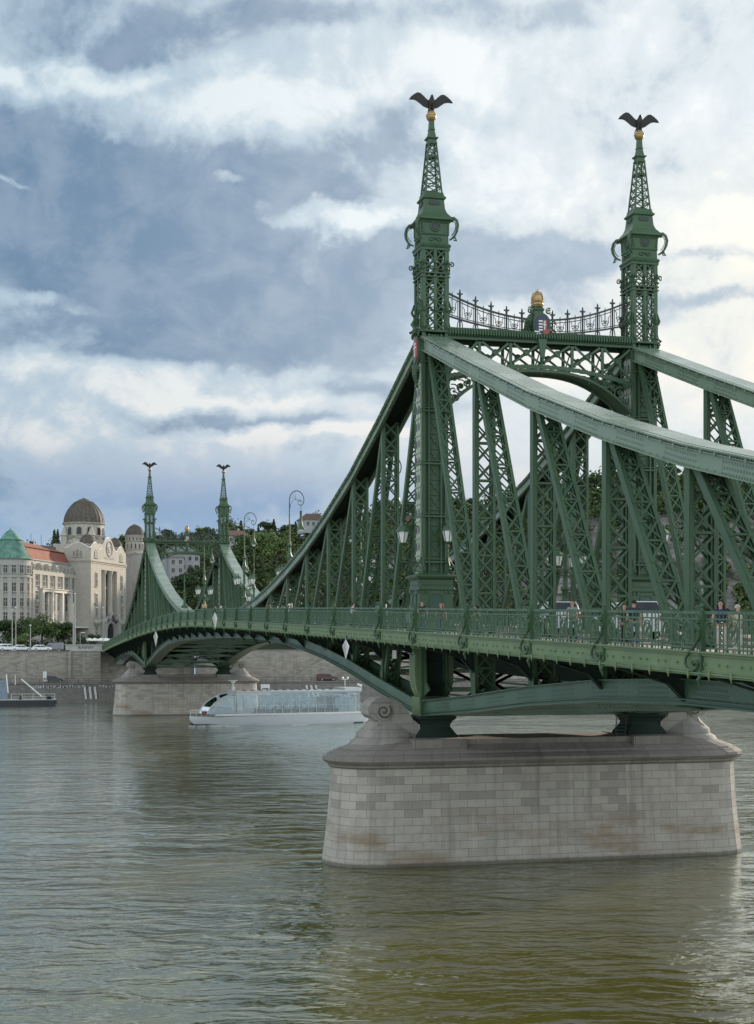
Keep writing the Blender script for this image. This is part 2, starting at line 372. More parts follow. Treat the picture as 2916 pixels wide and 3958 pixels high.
# chords
def chord(y0,upper,name):
    m=MB(); hw=.74; u=0
    for a,b in zip(nodes,nodes[1:]):
        if upper: za,zb=zU(a),zU(b)
        else: za,zb=zL(a),zL(b)
        L=math.hypot(b-a,zb-za); h=.72 if upper else .85
        if upper:
            for sy in(-1,1):
                m.bar((a,y0+sy*(hw-.10),za-.08-h/2),(b,y0+sy*(hw-.10),zb-.08-h/2),.05,h,(0,1,0),u)
                m.bar((a,y0+sy*(hw-.07),za-.08-h),(b,y0+sy*(hw-.07),zb-.08-h),.24,.05,(0,1,0),u)
                m.bar((a,y0+sy*(hw+.0),za-.16),(b,y0+sy*(hw+.0),zb-.16),.10,.03,(0,1,0),u)
            m.bar((a,y0,za-.04),(b,y0,zb-.04),2*hw+.14,.06,(0,1,0),u)
            m.bar((a,y0,za-.01),(b,y0,zb-.01),2*hw-.3,.04,(0,1,0),u)
            n=max(2,int(L/1.0))
            for k in range(n):
                tt=(k+.5)/n; x=a+(b-a)*tt; z=za+(zb-za)*tt
                for sy in(-1,1): m.box(x,y0+sy*(hw+.05),z-.15,.10,.08,.12)
        else:
            for sy in(-1,1):
                m.bar((a,y0+sy*(hw-.10),za+h/2),(b,y0+sy*(hw-.10),zb+h/2),.05,h,(0,1,0),u)
                m.bar((a,y0+sy*(hw-.02),za+h),(b,y0+sy*(hw-.02),zb+h),.22,.05,(0,1,0),u)
                m.bar((a,y0+sy*(hw+.02),za+.16),(b,y0+sy*(hw+.02),zb+.16),.10,.04,(0,1,0),u)
            m.bar((a,y0,za),(b,y0,zb),2*hw+.16,.07,(0,1,0),u)
        u+=L
    co_=m.build(name,GRU if upper else GR,bridge)
    if upper:
        m=MB()  # added dark plates stand in for the shade inside the chord
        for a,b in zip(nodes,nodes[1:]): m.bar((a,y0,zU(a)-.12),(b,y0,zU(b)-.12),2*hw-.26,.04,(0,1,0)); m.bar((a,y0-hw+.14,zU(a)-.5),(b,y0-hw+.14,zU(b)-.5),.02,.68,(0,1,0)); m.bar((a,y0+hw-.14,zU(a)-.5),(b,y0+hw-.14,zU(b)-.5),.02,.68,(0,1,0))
        m.build('chord_shade_plate',GD,co_)
    return co_
for y0 in(-YT,YT):
    chord(y0,True,'upper_chord'); chord(y0,False,'lower_chord')
def member(m,p0,p1,y0,w=1.08,dep=.42,detail=True):
    "box lattice member in the x-z plane of a truss between two centre points"
    a=Vector((p0[0],y0,p0[1])); b=Vector((p1[0],y0,p1[1])); d=(b-a); L=d.length; d.normalize()
    nx=Vector((d.z,0,-d.x)) # face normal in plane
    if nx.x<0: nx=-nx
    for sy in(-1,1):
        off=Vector((0,sy*w/2,0))
        m.bar(a+off,b+off,.035,dep,(0,1,0))
        for sn in(-1,1):
            o2=Vector((0,sy*(w/2-.075),0))+nx*sn*dep/2
            m.bar(a+o2,b+o2,.15,.03,(0,1,0))
            if detail:
                o3=Vector((0,sy*(w/2-.20),0))+nx*sn*(dep/2-.09); m.bar(a+o3,b+o3,.05,.06,(0,1,0))
    n=max(1,int(round(L/.95))); st=L/n; wi=w/2-.12
    for k in range(n):
        q0=a+d*(k*st+.03); q1=a+d*((k+1)*st-.03)
        for sn in(-1,1):
            e=nx*sn*(dep/2-.02); e2=nx*sn*(dep/2+.012)
            yy=Vector((0,wi,0))
            m.bar(q0-yy+e,q1+yy+e,.09,.022,d.cross(nx)); m.bar(q0+yy+e2,q1-yy+e2,.09,.022,d.cross(nx))
            if k and (k%2==0 or not detail): m.bar(q0-yy+e,q0+yy+e,.10,.05,d)
            if detail and k:
                for sy in(-1,1): m.bar(q0+Vector((0,sy*(wi+.03),0))+nx*sn*(dep/2+.02)-d*.13,q0+Vector((0,sy*(wi+.03),0))+nx*sn*(dep/2+.02)+d*.13,.16,.02,(0,1,0))
for y0 in(-YT,YT):
    for i,x in enumerate(nodes):
        if x in(0,-175): continue
        zu,zl=zU(x)-.35,zL(x)+.3
        det=x>-45
        if zu-zl>.8:
            m=MB(); member(m,(x,zl),(x,zu),y0,detail=det)
            ww=.36 if x<-87.5-60 or True else .3
            # gusset plates at deck level
            for sy in(-1,1): m.bx(x-.35,x+.35,y0+sy*.56-.02,y0+sy*.56+.02,zL(x)+.5,zL(x)+1.3)
            m.build('truss_post',G,bridge)
        # diagonal: top of this node to foot of the next node away from the tower
        t_,k=side(x)
    seq=[]
    for base,tab,s in((0,NB,1),(0,NR,-1),(-175,NR,1),(-175,NB,-1)):
        xs=[base]+[base+s*a for a in tab]
        for a,b in zip(xs,xs[1:]):
            if abs(a+87.5)<1 and s==1: continue
            if abs(b)>1e6: continue
            zt=zU(a)-(.5 if a not in(0,-175) else .7); zb=zL(b)+.45
            xa=a+(s*.75 if a in(0,-175) else s*.12)
            if zt-zb<1.2: continue
            m=MB(); member(m,(xa,zt),(b-s*.1,zb),y0,w=.92,dep=.36,detail=max(a,b)>-45); m.build('truss_diagonal',G,bridge)
# ------------------------------------------------------------------ deck
m=MB(); xs=[nodes[0]-6]+[x/1.0 for x in range(-256,80,4)]+[80]
def strip(m,x0,x1,y0,y1,zo,th):
    za,zb=zdeck(x0)+zo,zdeck(x1)+zo
    b=len(m.v)
    for x,z in((x0,za),(x1,zb)):
        for y,zz in((y0,z),(y1,z),(y1,z-th),(y0,z-th)): m.v.append((x,y,zz))
    for i in range(4):
        j=(i+1)%4; m.quadface((b+i,b+j,b+4+j,b+4+i),[(x0,y0),(x0,y1),(x1,y1),(x1,y0)])
    m.quadface((b+3,b+2,b+1,b)); m.quadface((b+4,b+5,b+6,b+7))
xs=list(range(-260,81,4))
road=MB(); wks={-1:MB(),1:MB()}
for a,b in zip(xs,xs[1:]):
    strip(road,a,b,-5.5,5.5,-.12,.3)
    for s in(-1,1):
        y=[s*5.5,s*9.9]; strip(wks[s],a,b,min(y),max(y),-.12,.16)
road.build('roadway',ASPH,bridge); [wks[s].build('walkway',WALK,bridge) for s in(-1,1)]
rl=MB()
for y in(-3.9,-2.4,2.4,3.9):
    for a,b in zip(xs,xs[1:]): strip(rl,a,b,y-.05,y+.05,-.09,.04)
rl.build('tram_rail',mat('rail_steel',(.25,.24,.23),.35,.8),bridge)
fl=MB()
# stringers, cross girders, outer brackets, bottom laterals
for y in(-4.2,-2.1,0,2.1,4.2):
    for a,b in zip(xs,xs[1:]): fl.bar((a,y,zdeck(a)-.75),(b,y,zdeck(b)-.75),.25,.6,(0,1,0))
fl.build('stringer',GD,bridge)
for y in(-2.7,2.7):
    fl=MB()
    for a,b in zip(xs,xs[1:]):
        dpt=max(.4,min(2.0,zdeck(a)-zL(a)-1.9)); dpb=max(.4,min(2.0,zdeck(b)-zL(b)-1.9))
        fl.v+=[(a,y,zdeck(a)-.5),(b,y,zdeck(b)-.5),(b,y,zdeck(b)-.5-dpb),(a,y,zdeck(a)-.5-dpt),(a,y+.06,zdeck(a)-.5),(b,y+.06,zdeck(b)-.5),(b,y+.06,zdeck(b)-.5-dpb),(a,y+.06,zdeck(a)-.5-dpt)]
        k=len(fl.v)-8
        for q_ in((0,1,2,3),(7,6,5,4),(3,2,6,7)): fl.quadface(tuple(k+j for j in q_))
    fl.build('track_girder',GD,bridge)
for x in sorted(nodes+[(a+b)/2 for a,b in zip(nodes,nodes[1:])]):
    main=x in nodes
    m=MB(); zd=zdeck(x)-.25
    m.bx(x-.15,x+.15,-5.9,5.9,zd-.95,zd); m.bx(x-.25,x+.25,-5.9,5.9,zd-1.0,zd-.95)
    for s in((-1,1) if main else ()):
        m.prism([(7.0,zd),(10.0,zd-.02),(10.0,zd-.38),(8.8,zd-.62),(7.7,zd-1.05),(7.0,zd-1.75)],lambda u,v,w,s=s,x=x:(x+w,s*u,v),.10)
        m.bar((x,s*7.0,zd-1.78),(x,s*7.7,zd-1.07),.05,.3,(0,0,1)); m.bar((x,s*7.7,zd-1.07),(x,s*10,zd-.4),.05,.3,(0,0,1))
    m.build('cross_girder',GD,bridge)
m=MB()
for a,b in zip(nodes,nodes[1:]):
    za,zb=zL(a)+.1,zL(b)+.1
    m.bar((a,-5.7,za),(b,5.7,zb),.12,.10,(0,0,1)); m.bar((a,5.7,za),(b,-5.7,zb),.12,.10,(0,0,1)); m.bar((a,-5.7,za),(a,5.7,za),.22,.3,(1,0,0))
    # web bracing below deck
    for yy in(-2.5,2.5):
        zc=zdeck(a)-1.2
        if zc-za>.6:
            for q_ in(-1,1): m.bar((a,q_*5.7,za+.1),(a,0,zc),.18,.18); m.bar((a,0,za+.1),(a,q_*5.7,zc),.18,.18)
m.build('lateral_bracing',GR,bridge)
m=MB()
for i,(a,b) in enumerate(zip(xs,xs[1:])):   # inner footway girders hide the floor
    for s in(-1,1):
        m.bar((a,s*5.2,zdeck(a)-.75),(b,s*5.2,zdeck(b)-.75),.06,1.0,(0,1,0))
m.build('kerb_girder',GD,bridge)
# fascia
def fascia(s,name):
    m=MB(); y=s*10.05; uu=0
    for a,b in zip(xs,xs[1:]):
        for (z,h,yo,tk) in((-.30,.62,0,.04),(.02,.05,.06*s,.2),(-.05,.06,.04*s,.1),(-.60,.05,.06*s,.16),(-.66,.04,.04*s,.10),(-.545,.04,.035*s,.08)):
            m.bar((a,y+yo,zdeck(a)+z),(b,y+yo,zdeck(b)+z),tk,h,(0,1,0),a)
    x=-258.0
    while x<79:
        # drops under the flange
        z=zdeck(x); m.box(x,y+s*.06,z-.62,.05,.22,.14); m.tube([(x,y+s*.16,z-.50),(x,y+s*.18,z-.68),(x,y+s*.16,z-.80)],[.045,.035,.012],5)
        if x>-70:
            for k in range(2):
                x2=x+.35+k*.5; z2=zdeck(x2)-.33; m.box(x2,y+s*.04,z2,.07,.08,.07)
        x+=1.35
    return m.build(name,GF,bridge)
fas=fascia(-1,'fascia_girder'); fascia(1,'fascia_girder')
# railing
def ring(m,f,cx,cz,rx,rz,r,n=14,tn=4):
    m.tube([f(cx+rx*math.cos(2*math.pi*k/n),cz+rz*math.sin(2*math.pi*k/n)) for k in range(n+1)],r,tn,False)
def spiral(m,f,cx,cz,r0,r1,a0,turns,r,n=14,tn=4,rt=None):
    pts=[];rs=[]
    for k in range(n+1):
        tt=k/n; rr=r0+(r1-r0)*tt; an=a0+turns*2*math.pi*tt; pts.append(f(cx+rr*math.cos(an),cz+rr*math.sin(an))); rs.append(r+((rt or r)-r)*tt)
    m.tube(pts,rs,tn)
def railing(s,name,x_lo=-258,detail_from=-75):
    m=MB(); y=s*10.0
    for a,b in zip(xs,xs[1:]):
        for (h,r) in((1.19,.055),(1.0,.028),(.14,.028),(.26,.018)):
            m.bar((a,y,zdeck(a)+h),(b,y,zdeck(b)+h),r*1.7,r*1.7,(0,1,0))
    bays=sorted(nodes)
    for a,b in zip(bays,bays[1:]):
        n=max(4,int(round((b-a)/1.38))); st=(b-a)/n
        for k in range(n):
            x0=a+k*st; z=zdeck(x0); f=lambda u,v,x0=x0: (x0+u,y,zdeck(x0)+v-(zdeck(x0)-zdeck(x0+1))*u)
            hi=x0>detail_from if s<0 else x0>0
            for u in(.0,st*.5):
                m.bar(f(u,.02),f(u,1.19),.035,.035,(0,1,0))
                m.bar(f(u+.06*0+.0,.02),f(u,.12),.07,.05,(0,1,0))
            if not hi:
                for u in(st*.17,st*.33,st*.67,st*.83): m.bar(f(u,.14),f(u,1.0),.035,.02,(0,1,0))
                m.bar(f(st*.08,.55),f(st*.42,.55),.03,.35,(0,1,0)); 
                m.bar(f(0,.3),f(st*.5,.9),.03,.03,(0,1,0)); m.bar(f(0,.9),f(st*.5,.3),.03,.03,(0,1,0))
                continue
            c1=st*.25; c2=st*.75
            
            ring(m,f,c1,.60,.27,.33,.026,16); ring(m,f,c1,.60,.20,.26,.012,12,3)
            spiral(m,f,c1,.72,.15,.03,-1.2,1.2,.018,12); spiral(m,f,c1,.48,.15,.03,1.9,1.2,.018,12)
            m.bar(f(c1-.10,.46),f(c1+.10,.74),.03,.03,(0,1,0)); m.bar(f(c1+.10,.46),f(c1-.10,.74),.03,.03,(0,1,0))
            for q in(-1,1):
                m.bar(f(c1+q*.20,.82),f(c1+q*.30,1.0),.02,.02,(0,1,0)); m.bar(f(c1+q*.20,.40),f(c1+q*.30,.26),.02,.02,(0,1,0))
            ring(m,f,c1,.06,.035,.05,.015,8,4); ring(m,f,c1,1.09,.045,.06,.013,8,4)
            for q in(-1,1):
                m.bar(f(c2+q*.12,.02),f(c2+q*.12,1.19),.028,.028,(0,1,0))
            m.bar(f(c2,.26),f(c2,1.0),.02,.02,(0,1,0))
            for j in range(5):
                zz=.33+j*.15; spiral(m,f,c2+.045,zz,.045,.01,3.3,.9,.014,7,3); spiral(m,f,c2-.045,zz,.045,.01,0,-.9,.014,7,3)
                m.bar(f(c2-.10,zz+.06),f(c2+.10,zz+.06),.03,.02,(0,1,0))
            for u in(.0,c2-.12,c2+.12): m.box(*f(u,1.19),.06,.13,.06)
    return m.build(name,GRAIL,bridge)
rail_near=railing(-1,'railing'); railing(1,'railing')
# scroll brackets at the panel points
m=MB(); m.bx(-.07,.07,-.10,.02,-.72,1.28)
f=lambda u,v:(u,-.11,v)
m.tube([(-0.04,-.10,.92),(-0.13,-.17,.86),(0.00,-.2,.78),(0.10,-.16,.70),(0.00,-.13,.45),(-0.27,-.13,.22),(-0.65,-.13,.02),(-0.89,-.13,-.18),(-0.91,-.13,-.36),(-0.72,-.13,-.50),(-0.42,-.13,-.54),(-0.15,-.13,-.46),(-0.06,-.13,-.33),(-0.17,-.13,-.23),(-0.38,-.13,-.22),(-0.51,-.13,-.30),(-0.46,-.13,-.38),(-0.32,-.13,-.38)],[.05,.06,.05,.05,.05,.048,.045,.045,.045,.045,.04,.04,.035,.035,.03,.03,.03,.035],6)
m.lathe([(0,-.03),(.08,0),(0,.05)],8,(-.32,-.15,-.33)); m.tube([(0,-.06,.95),(-.02,-.14,1.0),(0,-.12,1.08)],[.07,.06,.03],6)
m.lathe([(.03,0),(.07,.05),(.05,.1),(.075,.16),(.03,.22),(0,.26)],8,(0,-.05,1.22))
m.tube([(0,-.1,-.7),(0,-.16,-.8),(0,-.1,-.95),(0,-.08,-1.08)],[.06,.07,.05,.01],6)
sb0=m.build('scroll_bracket',G,fas); first=True
for x in nodes:
    if x>-180:
        o=sb0 if first else sb0.copy()
        if not first: scene.collection.objects.link(o); o.parent=fas
        first=False; o.location=(x if x!=0 else 2.4,-10.05,zdeck(x))
# ------------------------------------------------------------------ towers
def build_tower():
    z0=13.0
    # main shaft between deck and portal
    m=MB(); h=.78
    for sx in(-1,1):
        for sy in(-1,1):
            m.bx(min(sx*h,sx*(h-.16)),max(sx*h,sx*(h-.16)),min(sy*h,sy*(h-.05)),max(sy*h,sy*(h-.05)),8.2,30.2)
            m.bx(min(sx*h,sx*(h-.05)),max(sx*h,sx*(h-.05)),min(sy*(h-.052),sy*(h-.20)),max(sy*(h-.052),sy*(h-.20)),8.2,30.2)
    m.bx(-.60,.60,-.70,.70,12.6,30.0)
    lowc=MB(); lowc.bx(-.42,.42,-.55,.55,9.2,12.6)  # core below the deck takes the dark green as painted shade
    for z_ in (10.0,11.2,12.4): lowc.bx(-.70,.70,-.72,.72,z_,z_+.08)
    for z in(17.0,19.6,22.6,25.6,28.4):
        for a in(.82,): m.box(0,0,z,2*a,2*a,.10); m.box(0,0,z+.16,2*a-.04,2*a-.04,.05)
    for sx in(-1,1):                                   # crossed panels on the river faces
        z=16.5
        m.bx(min(sx*.60,sx*.79),max(sx*.60,sx*.79),-.40,-.32,16.2,30); m.bx(min(sx*.60,sx*.79),max(sx*.60,sx*.79),.32,.40,16.2,30)
        while z<29.4:
            X=sx*.635
            m.bar((X,-.28,z+.08),(X,.28,z+.78),.05,.05,(1,0,0)); m.bar((X,.28,z+.08),(X,-.28,z+.78),.05,.05,(1,0,0)); m.box(X,0,z+.43,.07,.14,.14); m.box(X,0,z,.08,.6,.05)
            z+=.87
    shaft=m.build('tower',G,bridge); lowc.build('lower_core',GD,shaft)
    m=MB(); dk=MB()
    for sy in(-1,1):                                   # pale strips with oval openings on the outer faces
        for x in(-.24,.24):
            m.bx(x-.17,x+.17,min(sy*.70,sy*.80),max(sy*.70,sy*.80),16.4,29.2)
            
            z=16.9
            while z<29:
                dk.prism([(.095*math.cos(a*math.pi/6),.25*math.sin(a*math.pi/6)) for a in range(12)],lambda u,v,w,x=x,z=z,sy=sy:(x+u,sy*.805+w,z+v),.02)
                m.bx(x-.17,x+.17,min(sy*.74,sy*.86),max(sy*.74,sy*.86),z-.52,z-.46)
                z+=.98
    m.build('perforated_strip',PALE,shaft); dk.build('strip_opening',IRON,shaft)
    # pedestal at deck level
    m=MB()
    m.square([(1.12,13.0),(1.12,13.35),(1.02,13.42),(.98,15.35),(1.04,15.42),(1.04,15.62),(.99,15.66),(.99,15.98),(1.15,16.08),(1.22,16.16),(1.22,16.22),(.80,16.38)])
    for k in range(4):
        c,s=[(1,0),(0,1),(-1,0),(0,-1)][k]
        fr=lambda u,v,w,c=c,s=s:(c*(.99+w)-s*u,s*(.99+w)+c*u,v)
        for (a,b,zz0,zz1) in((-.42,-.36,13.7,15.0),(.36,.42,13.7,15.0),(-.42,.42,13.62,13.70)):
            m.prism([(a,zz0),(b,zz0),(b,zz1),(a,zz1)],fr,.10)
        m.prism([(-.42,15.0),(-.30,15.0),(-.22,15.14),(.22,15.14),(.30,15.0),(.42,15.0),(.42,15.06),(.30,15.2),(-.30,15.2),(-.42,15.06)],fr,.10)
        for u in(-.8,-.55,.55,.8): m.prism([(u-.06,15.2),(u+.06,15.2),(u+.06,15.38),(u-.06,15.38)],fr,.14)
        m.prism([(-.8,15.7),(.8,15.7),(.8,15.92),(-.8,15.92)],fr,.05)
        dkp=None
        for u in(-.75,.75):     # scroll feet above the cornice
            g=lambda a,b,c=c,s=s,u=u:(c*a-s*u,s*a+c*u,b)
            spiral(m,g,1.0,16.62,.20,.03,-2.2,1.3,.045,14,5)
            m.tube([g(.82,17.3),g(.92,17.0),g(1.14,16.75)],[.04,.05,.045],5)
    m.build('tower_pedestal',G,shaft)
    m=MB()
    for k in range(4):
        c,s=[(1,0),(0,1),(-1,0),(0,-1)][k]
        fr=lambda u,v,w,c=c,s=s:(c*(.99+w)-s*u,s*(.99+w)+c*u,v)
        m.prism([(-.36,13.7),(.36,13.7),(.36,15.0),(.28,15.0),(.2,15.1),(-.2,15.1),(-.28,15.0),(-.36,15.0)],fr,.03)
    m.build('pedestal_panel',mat('panel_green',(.03,.075,.055),.4),shaft)
    # node block + curved console above the bearing
    m=MB(); m.bx(-.80,.80,-.86,.86,8.0,9.35)
    for sx in(-1,1):
        m.prism([(sx*.7,9.3),(sx*1.9,9.3+.45),(sx*1.15,10.2),(sx*.95,11.6),(sx*.82,13.0),(sx*.7,13.0)],lambda u,v,w:(u,-.62+w,v),.1); m.prism([(sx*.7,9.3),(sx*1.9,9.3+.45),(sx*1.15,10.2),(sx*.95,11.6),(sx*.82,13.0),(sx*.7,13.0)],lambda u,v,w:(u,.62+w,v),.1)
    m.build('node_casting',G,shaft)
    m=MB()
    for sy in(-1,1):
        pr=[(.80,9.3),(.86,9.4),(1.0,9.65),(1.12,10.1),(1.16,10.9),(1.12,11.9),(1.15,12.2),(1.25,12.4),(1.0,12.75),(.8,13.0),(.75,9.3)]
        for x in(-.42,0,.42):
            m.prism(pr,lambda u,v,w,x=x,sy=sy:(x+w,sy*u,v),.36)
        m.prism([(a*.94,b) for a,b in pr],lambda u,v,w,sy=sy:(w,sy*u,v),1.3)
        m.bx(-.72,.72,min(sy*.8,sy*1.22),max(sy*.8,sy*1.22),11.75,11.95)
        m.bx(-.80,.80,min(sy*.86,sy*.95),max(sy*.86,sy*.95),8.05,9.3)
    m.build('console',GF,shaft)
    # bearing
    m=MB(); m.square([(1.15,8.22),(1.15,8.1),(.98,7.95),(.86,7.72),(.88,7.6),(1.12,7.25),(1.22,7.1),(1.22,6.95)][::-1])
    for k in range(9): m.box(-.8+.2*k,-1.0,8.0,.08,.12,.08); m.box(1.02,-.8+.2*k,8.02,.12,.08,.08)
    m.build('bearing',GD,shaft)
    # lattice upper shaft 30.1 - 34.8
    m=MB(); h=.80
    def lat_panel(m,half,zl,zh,hh,hh2,nx=2,pitch=.72,th=.045,bw=.05,strip=.16):
        for k in range(4):
            c,s=[(1,0),(0,1),(-1,0),(0,-1)][k]
            n=max(1,int(round((zh-zl)/pitch))); 
            wat=lambda z:hh+(hh2-hh)*(z-zl)/(zh-zl)
            P=lambda u,z,off=0:(c*(wat(z)-off)-s*u*wat(z),s*(wat(z)-off)+c*u*wat(z),z)
            for j in range(n):
                za=zl+(zh-zl)*j/n; zb=zl+(zh-zl)*(j+1)/n
                for i in range(nx):
                    u0=-1+2*i/nx+.10*(i==0)+.06; u1=-1+2*(i+1)/nx-.10*(i==nx-1)-.06
                    m.bar(P(u0,za,.03),P(u1,zb,.03),bw,.02,(-s,c,.6)); m.bar(P(u1,za,.05),P(u0,zb,.05),bw,.02,(-s,c,.6))
                m.bar(P(-1,zb,.03),P(1,zb,.03),.03,.05,(c,s,0))
            for i in range(nx+1):
                u=-1+2*i/nx; wd=strip if 0<i<nx else strip
                uu=u-(.5*wd/hh if i==nx else 0)+(.5*wd/hh if i==0 else 0)
                m.bar(P(uu,zl,.01),P(uu,zh,.01),wd*( .8 if 0<i<nx else 1),.05,(-s,c,0))
    lat_panel(m,h,30.1,34.85,.80,.80,2,.62,strip=.24,bw=.08)
    for z in(33.25,33.45): m.box(0,0,z,1.74,1.74,.07)
    m.box(0,0,34.82,1.72,1.72,.12); m.box(0,0,30.15,1.8,1.8,.12)
    for k in range(4):
        c,s=[(1,0),(0,1),(-1,0),(0,-1)][k]
        for u in(-.68,0,.68):
            g=lambda a,b,c=c,s=s,u=u:(c*a-s*u,s*a+c*u,b)
            if u!=0: spiral(m,g,1.02,34.0,.17,.03,math.pi,-1.3,.04,12,5)
            m.tube([g(.86,33.4),g(.88,33.8),g(.86,34.1)],[.03,.045,.03],5)
            m.lathe([(0,0),(.10,.06),(.10,.14),(0,.2)],8,g(.86,33.62)[:2]+(33.62,)); m.lathe([(0,0),(.10,.06),(.10,.14),(0,.2)],8,g(.86,33.95)[:2]+(33.95,))
            # scroll feet on chord
            m.tube([g(.84,31.9),g(.92,31.6),g(.98,31.45),g(.92,31.3),g(.84,31.2),g(.84,30.7),g(.9,30.4),g(1.1,30.25)],[.05,.07,.08,.08,.06,.05,.06,.08],6)
    m.build('lattice_shaft',G,shaft)
    # lantern head
    m=MB(); m.square([(.86,34.9),(.92,35.02),(.86,35.1),(.79,35.15),(.78,35.6),(.83,35.65),(.80,35.72),(.81,36.28),(.90,36.42),(1.03,36.48),(1.02,36.57),(.90,36.70),(.73,36.92),(.64,37.15),(.62,37.3),(.585,37.70),(.68,37.77),(.69,37.85),(.60,37.93),(.54,38.1),(.52,38.12)])
    for k in range(4):
        c,s=[(1,0),(0,1),(-1,0),(0,-1)][k]
        ff=lambda u,v,c=c,s=s:(c*.82-s*u,s*.82+c*u,v)
        ring(m,ff,0,36.1,.27,.27,.05,16,5); ring(m,ff,0,36.1,.17,.17,.03,12,4)
        ring(m,ff,-.22,35.38,.14,.10,.03,10,4); ring(m,ff,.22,35.38,.14,.10,.03,10,4)
        m.lathe([(0,0),(.08,.05),(.05,.16),(0,.2)],6,ff(0,35.35))
        for q in(-1,1): m.bar(ff(q*.7,35.75),ff(q*.78,36.45),.05,.04,(c,s,0))
    for k in range(4):       # big corner handles
        a=math.pi/4+k*math.pi/2
        g=lambda r_,z_,a=a:(r_*math.cos(a),r_*math.sin(a),z_)
        for off in(0,):
            m.tube([g(1.26,36.60),g(1.45,36.58),g(1.64,36.40),g(1.72,36.12),g(1.67,35.84),g(1.54,35.60),g(1.36,35.44),g(1.18,35.36)],[.07,.085,.09,.09,.085,.07,.06,.05],6)
            m.tube([g(1.28,36.45),g(1.42,36.42),g(1.54,36.28),g(1.59,36.1),g(1.55,35.9),g(1.44,35.72),g(1.32,35.6)],.03,4)
            spiral(m,g,1.36,36.45,.14,.03,0,1.2,.04,10,4); spiral(m,g,1.54,35.36,.12,.02,1,1.3,.035,10,4)
            m.lathe([(0,0),(.06,.05),(0,.12)],6,g(1.62,35.22))
    m.build('lantern_head',G,shaft)
    for k in range(4):
        c,s=[(1,0),(0,1),(-1,0),(0,-1)][k]
        m=MB(); m.prism([(-.26,37.38),(.26,37.38),(.34,37.5),(.26,37.62),(-.26,37.62),(-.34,37.5)],lambda u,v,w,c=c,s=s:(c*(.625+w)-s*u,s*(.625+w)+c*u,v),.05); m.build('head_opening',IRON,shaft)
        m=MB(); m.prism([(.20*math.cos(j*math.pi/6),36.1+.20*math.sin(j*math.pi/6)) for j in range(12)],lambda u,v,w,c=c,s=s:(c*(.825+w)-s*u,s*(.825+w)+c*u,v),.04); m.build('head_medallion',IRON,shaft)
    m=MB(); lat_panel(m,.5,38.05,41.1,.52,.24,1,.42,strip=.09,bw=.055)
    m.square([(.25,41.0),(.24,41.25),(.33,41.32),(.33,41.38),(.22,41.42),(.155,41.8),(.19,41.84),(.15,41.9),(.13,42.36)])
    for z,a in((38.1,.56),(41.05,.28),(40.3,.33)): m.box(0,0,z,2*a,2*a,.06)
    m.build('lattice_spire',G,shaft)
    m=MB(); m.lathe([(.12,42.34),(.16,42.36),(.26,42.46),(.30,42.60),(.31,42.66),(.29,42.76),(.22,42.88),(.12,42.96)],16); m.lathe([(.30,42.63),(.325,42.66),(.30,42.69)],16)
    m.build('gilded_ball',GOLD,shaft,True,40)
    # eagle
    m=MB()
    rings=[]
    spine=[((-.10,0,42.92),.05,.13),((-.13,0,43.02),.10,.16),((-.06,0,43.16),.16,.17),((0,0,43.34),.19,.20),((.05,0,43.52),.17,.19),((.09,0,43.66),.10,.12),((.13,0,43.75),.085,.085),((.17,0,43.80),.07,.07),((.23,0,43.80),.035,.035),((.29,0,43.75),.008,.01)]
    for (c,a,b) in spine: rings.append([(c[0]+a*math.cos(2*math.pi*k/10),c[1]+b*math.sin(2*math.pi*k/10),c[2]) for k in range(10)])
    m.loft(rings,True,True)
    m.prism([(0,0),(.14,-.05),(.20,-.38),(.0,-.46),(-.20,-.38),(-.14,-.05)],lambda u,v,w:(-.14+v*.35+w,u,43.10+v*.6),.05)
    for sy in(-1,1):
        m.tube([(.05,sy*.09,43.2),(.07,sy*.10,43.0),(.06,sy*.10,42.9),(.14,sy*.10,42.88)],[.08,.05,.035,.02],6)
        up=[(.05,.02),(.25,.14),(.45,.34),(.62,.48),(.80,.50),(1.0,.38),(1.18,.22),(1.30,.06)]
        lo=[(.02,-.36),(.22,-.36),(.44,-.27),(.66,-.10),(.84,.02),(1.0,.06),(1.14,.05),(1.28,.03)]
        ringsw=[]
        for (a,b) in zip(up,lo):
            xo=-.05-.10*math.sin(a[0]*2.2)
            ringsw.append([(xo+.035,sy*a[0],43.5+a[1]),(xo-.035,sy*a[0],43.5+a[1]),(xo-.075,sy*(a[0]+b[0])/2,43.5+(a[1]+b[1])/2),(xo-.04,sy*b[0],43.5+b[1]),(xo-.01,sy*b[0],43.5+b[1]),(xo+.03,sy*(a[0]+b[0])/2,43.5+(a[1]+b[1])/2)])
        m.loft(ringsw,True,True)
    m.build('eagle_statue',BRONZE,shaft,True,50)
    # red shield with a double cross on the outer face
    def oval(rx,rz,n=20): return [(rx*math.cos(2*math.pi*k/n),rz*math.sin(2*math.pi*k/n)) for k in range(n)]
    fz=lambda zc,dy:(lambda u,v,w:(u,-.86-dy+w,zc+v))
    m=MB(); m.prism(oval(.58,.92),fz(29.1,0),.18)
    m.tube([(.0,-.95,31.0),(.05,-1.15,30.6),(.2,-1.0,30.35),(-.2,-1.0,30.2)],[.05,.12,.14,.1],6); m.tube([(-.25,-1.0,30.1),(.3,-1.0,30.2)],[.12,.16],6)
    for q in(-1,1): spiral(m,lambda u,v,q=q:(q*u,-.95,v),.60,30.0,.22,.03,0,1.4,.05,12,4); spiral(m,lambda u,v,q=q:(q*u,-.95,v),.42,28.05,.22,.03,3,1.4,.05,12,4)
    m.tube([(0,-.9,28.3),(0,-.95,27.7),(0,-.84,27.0)],[.3,.2,.05],8)
    m.build('shield_frame',G,shaft)
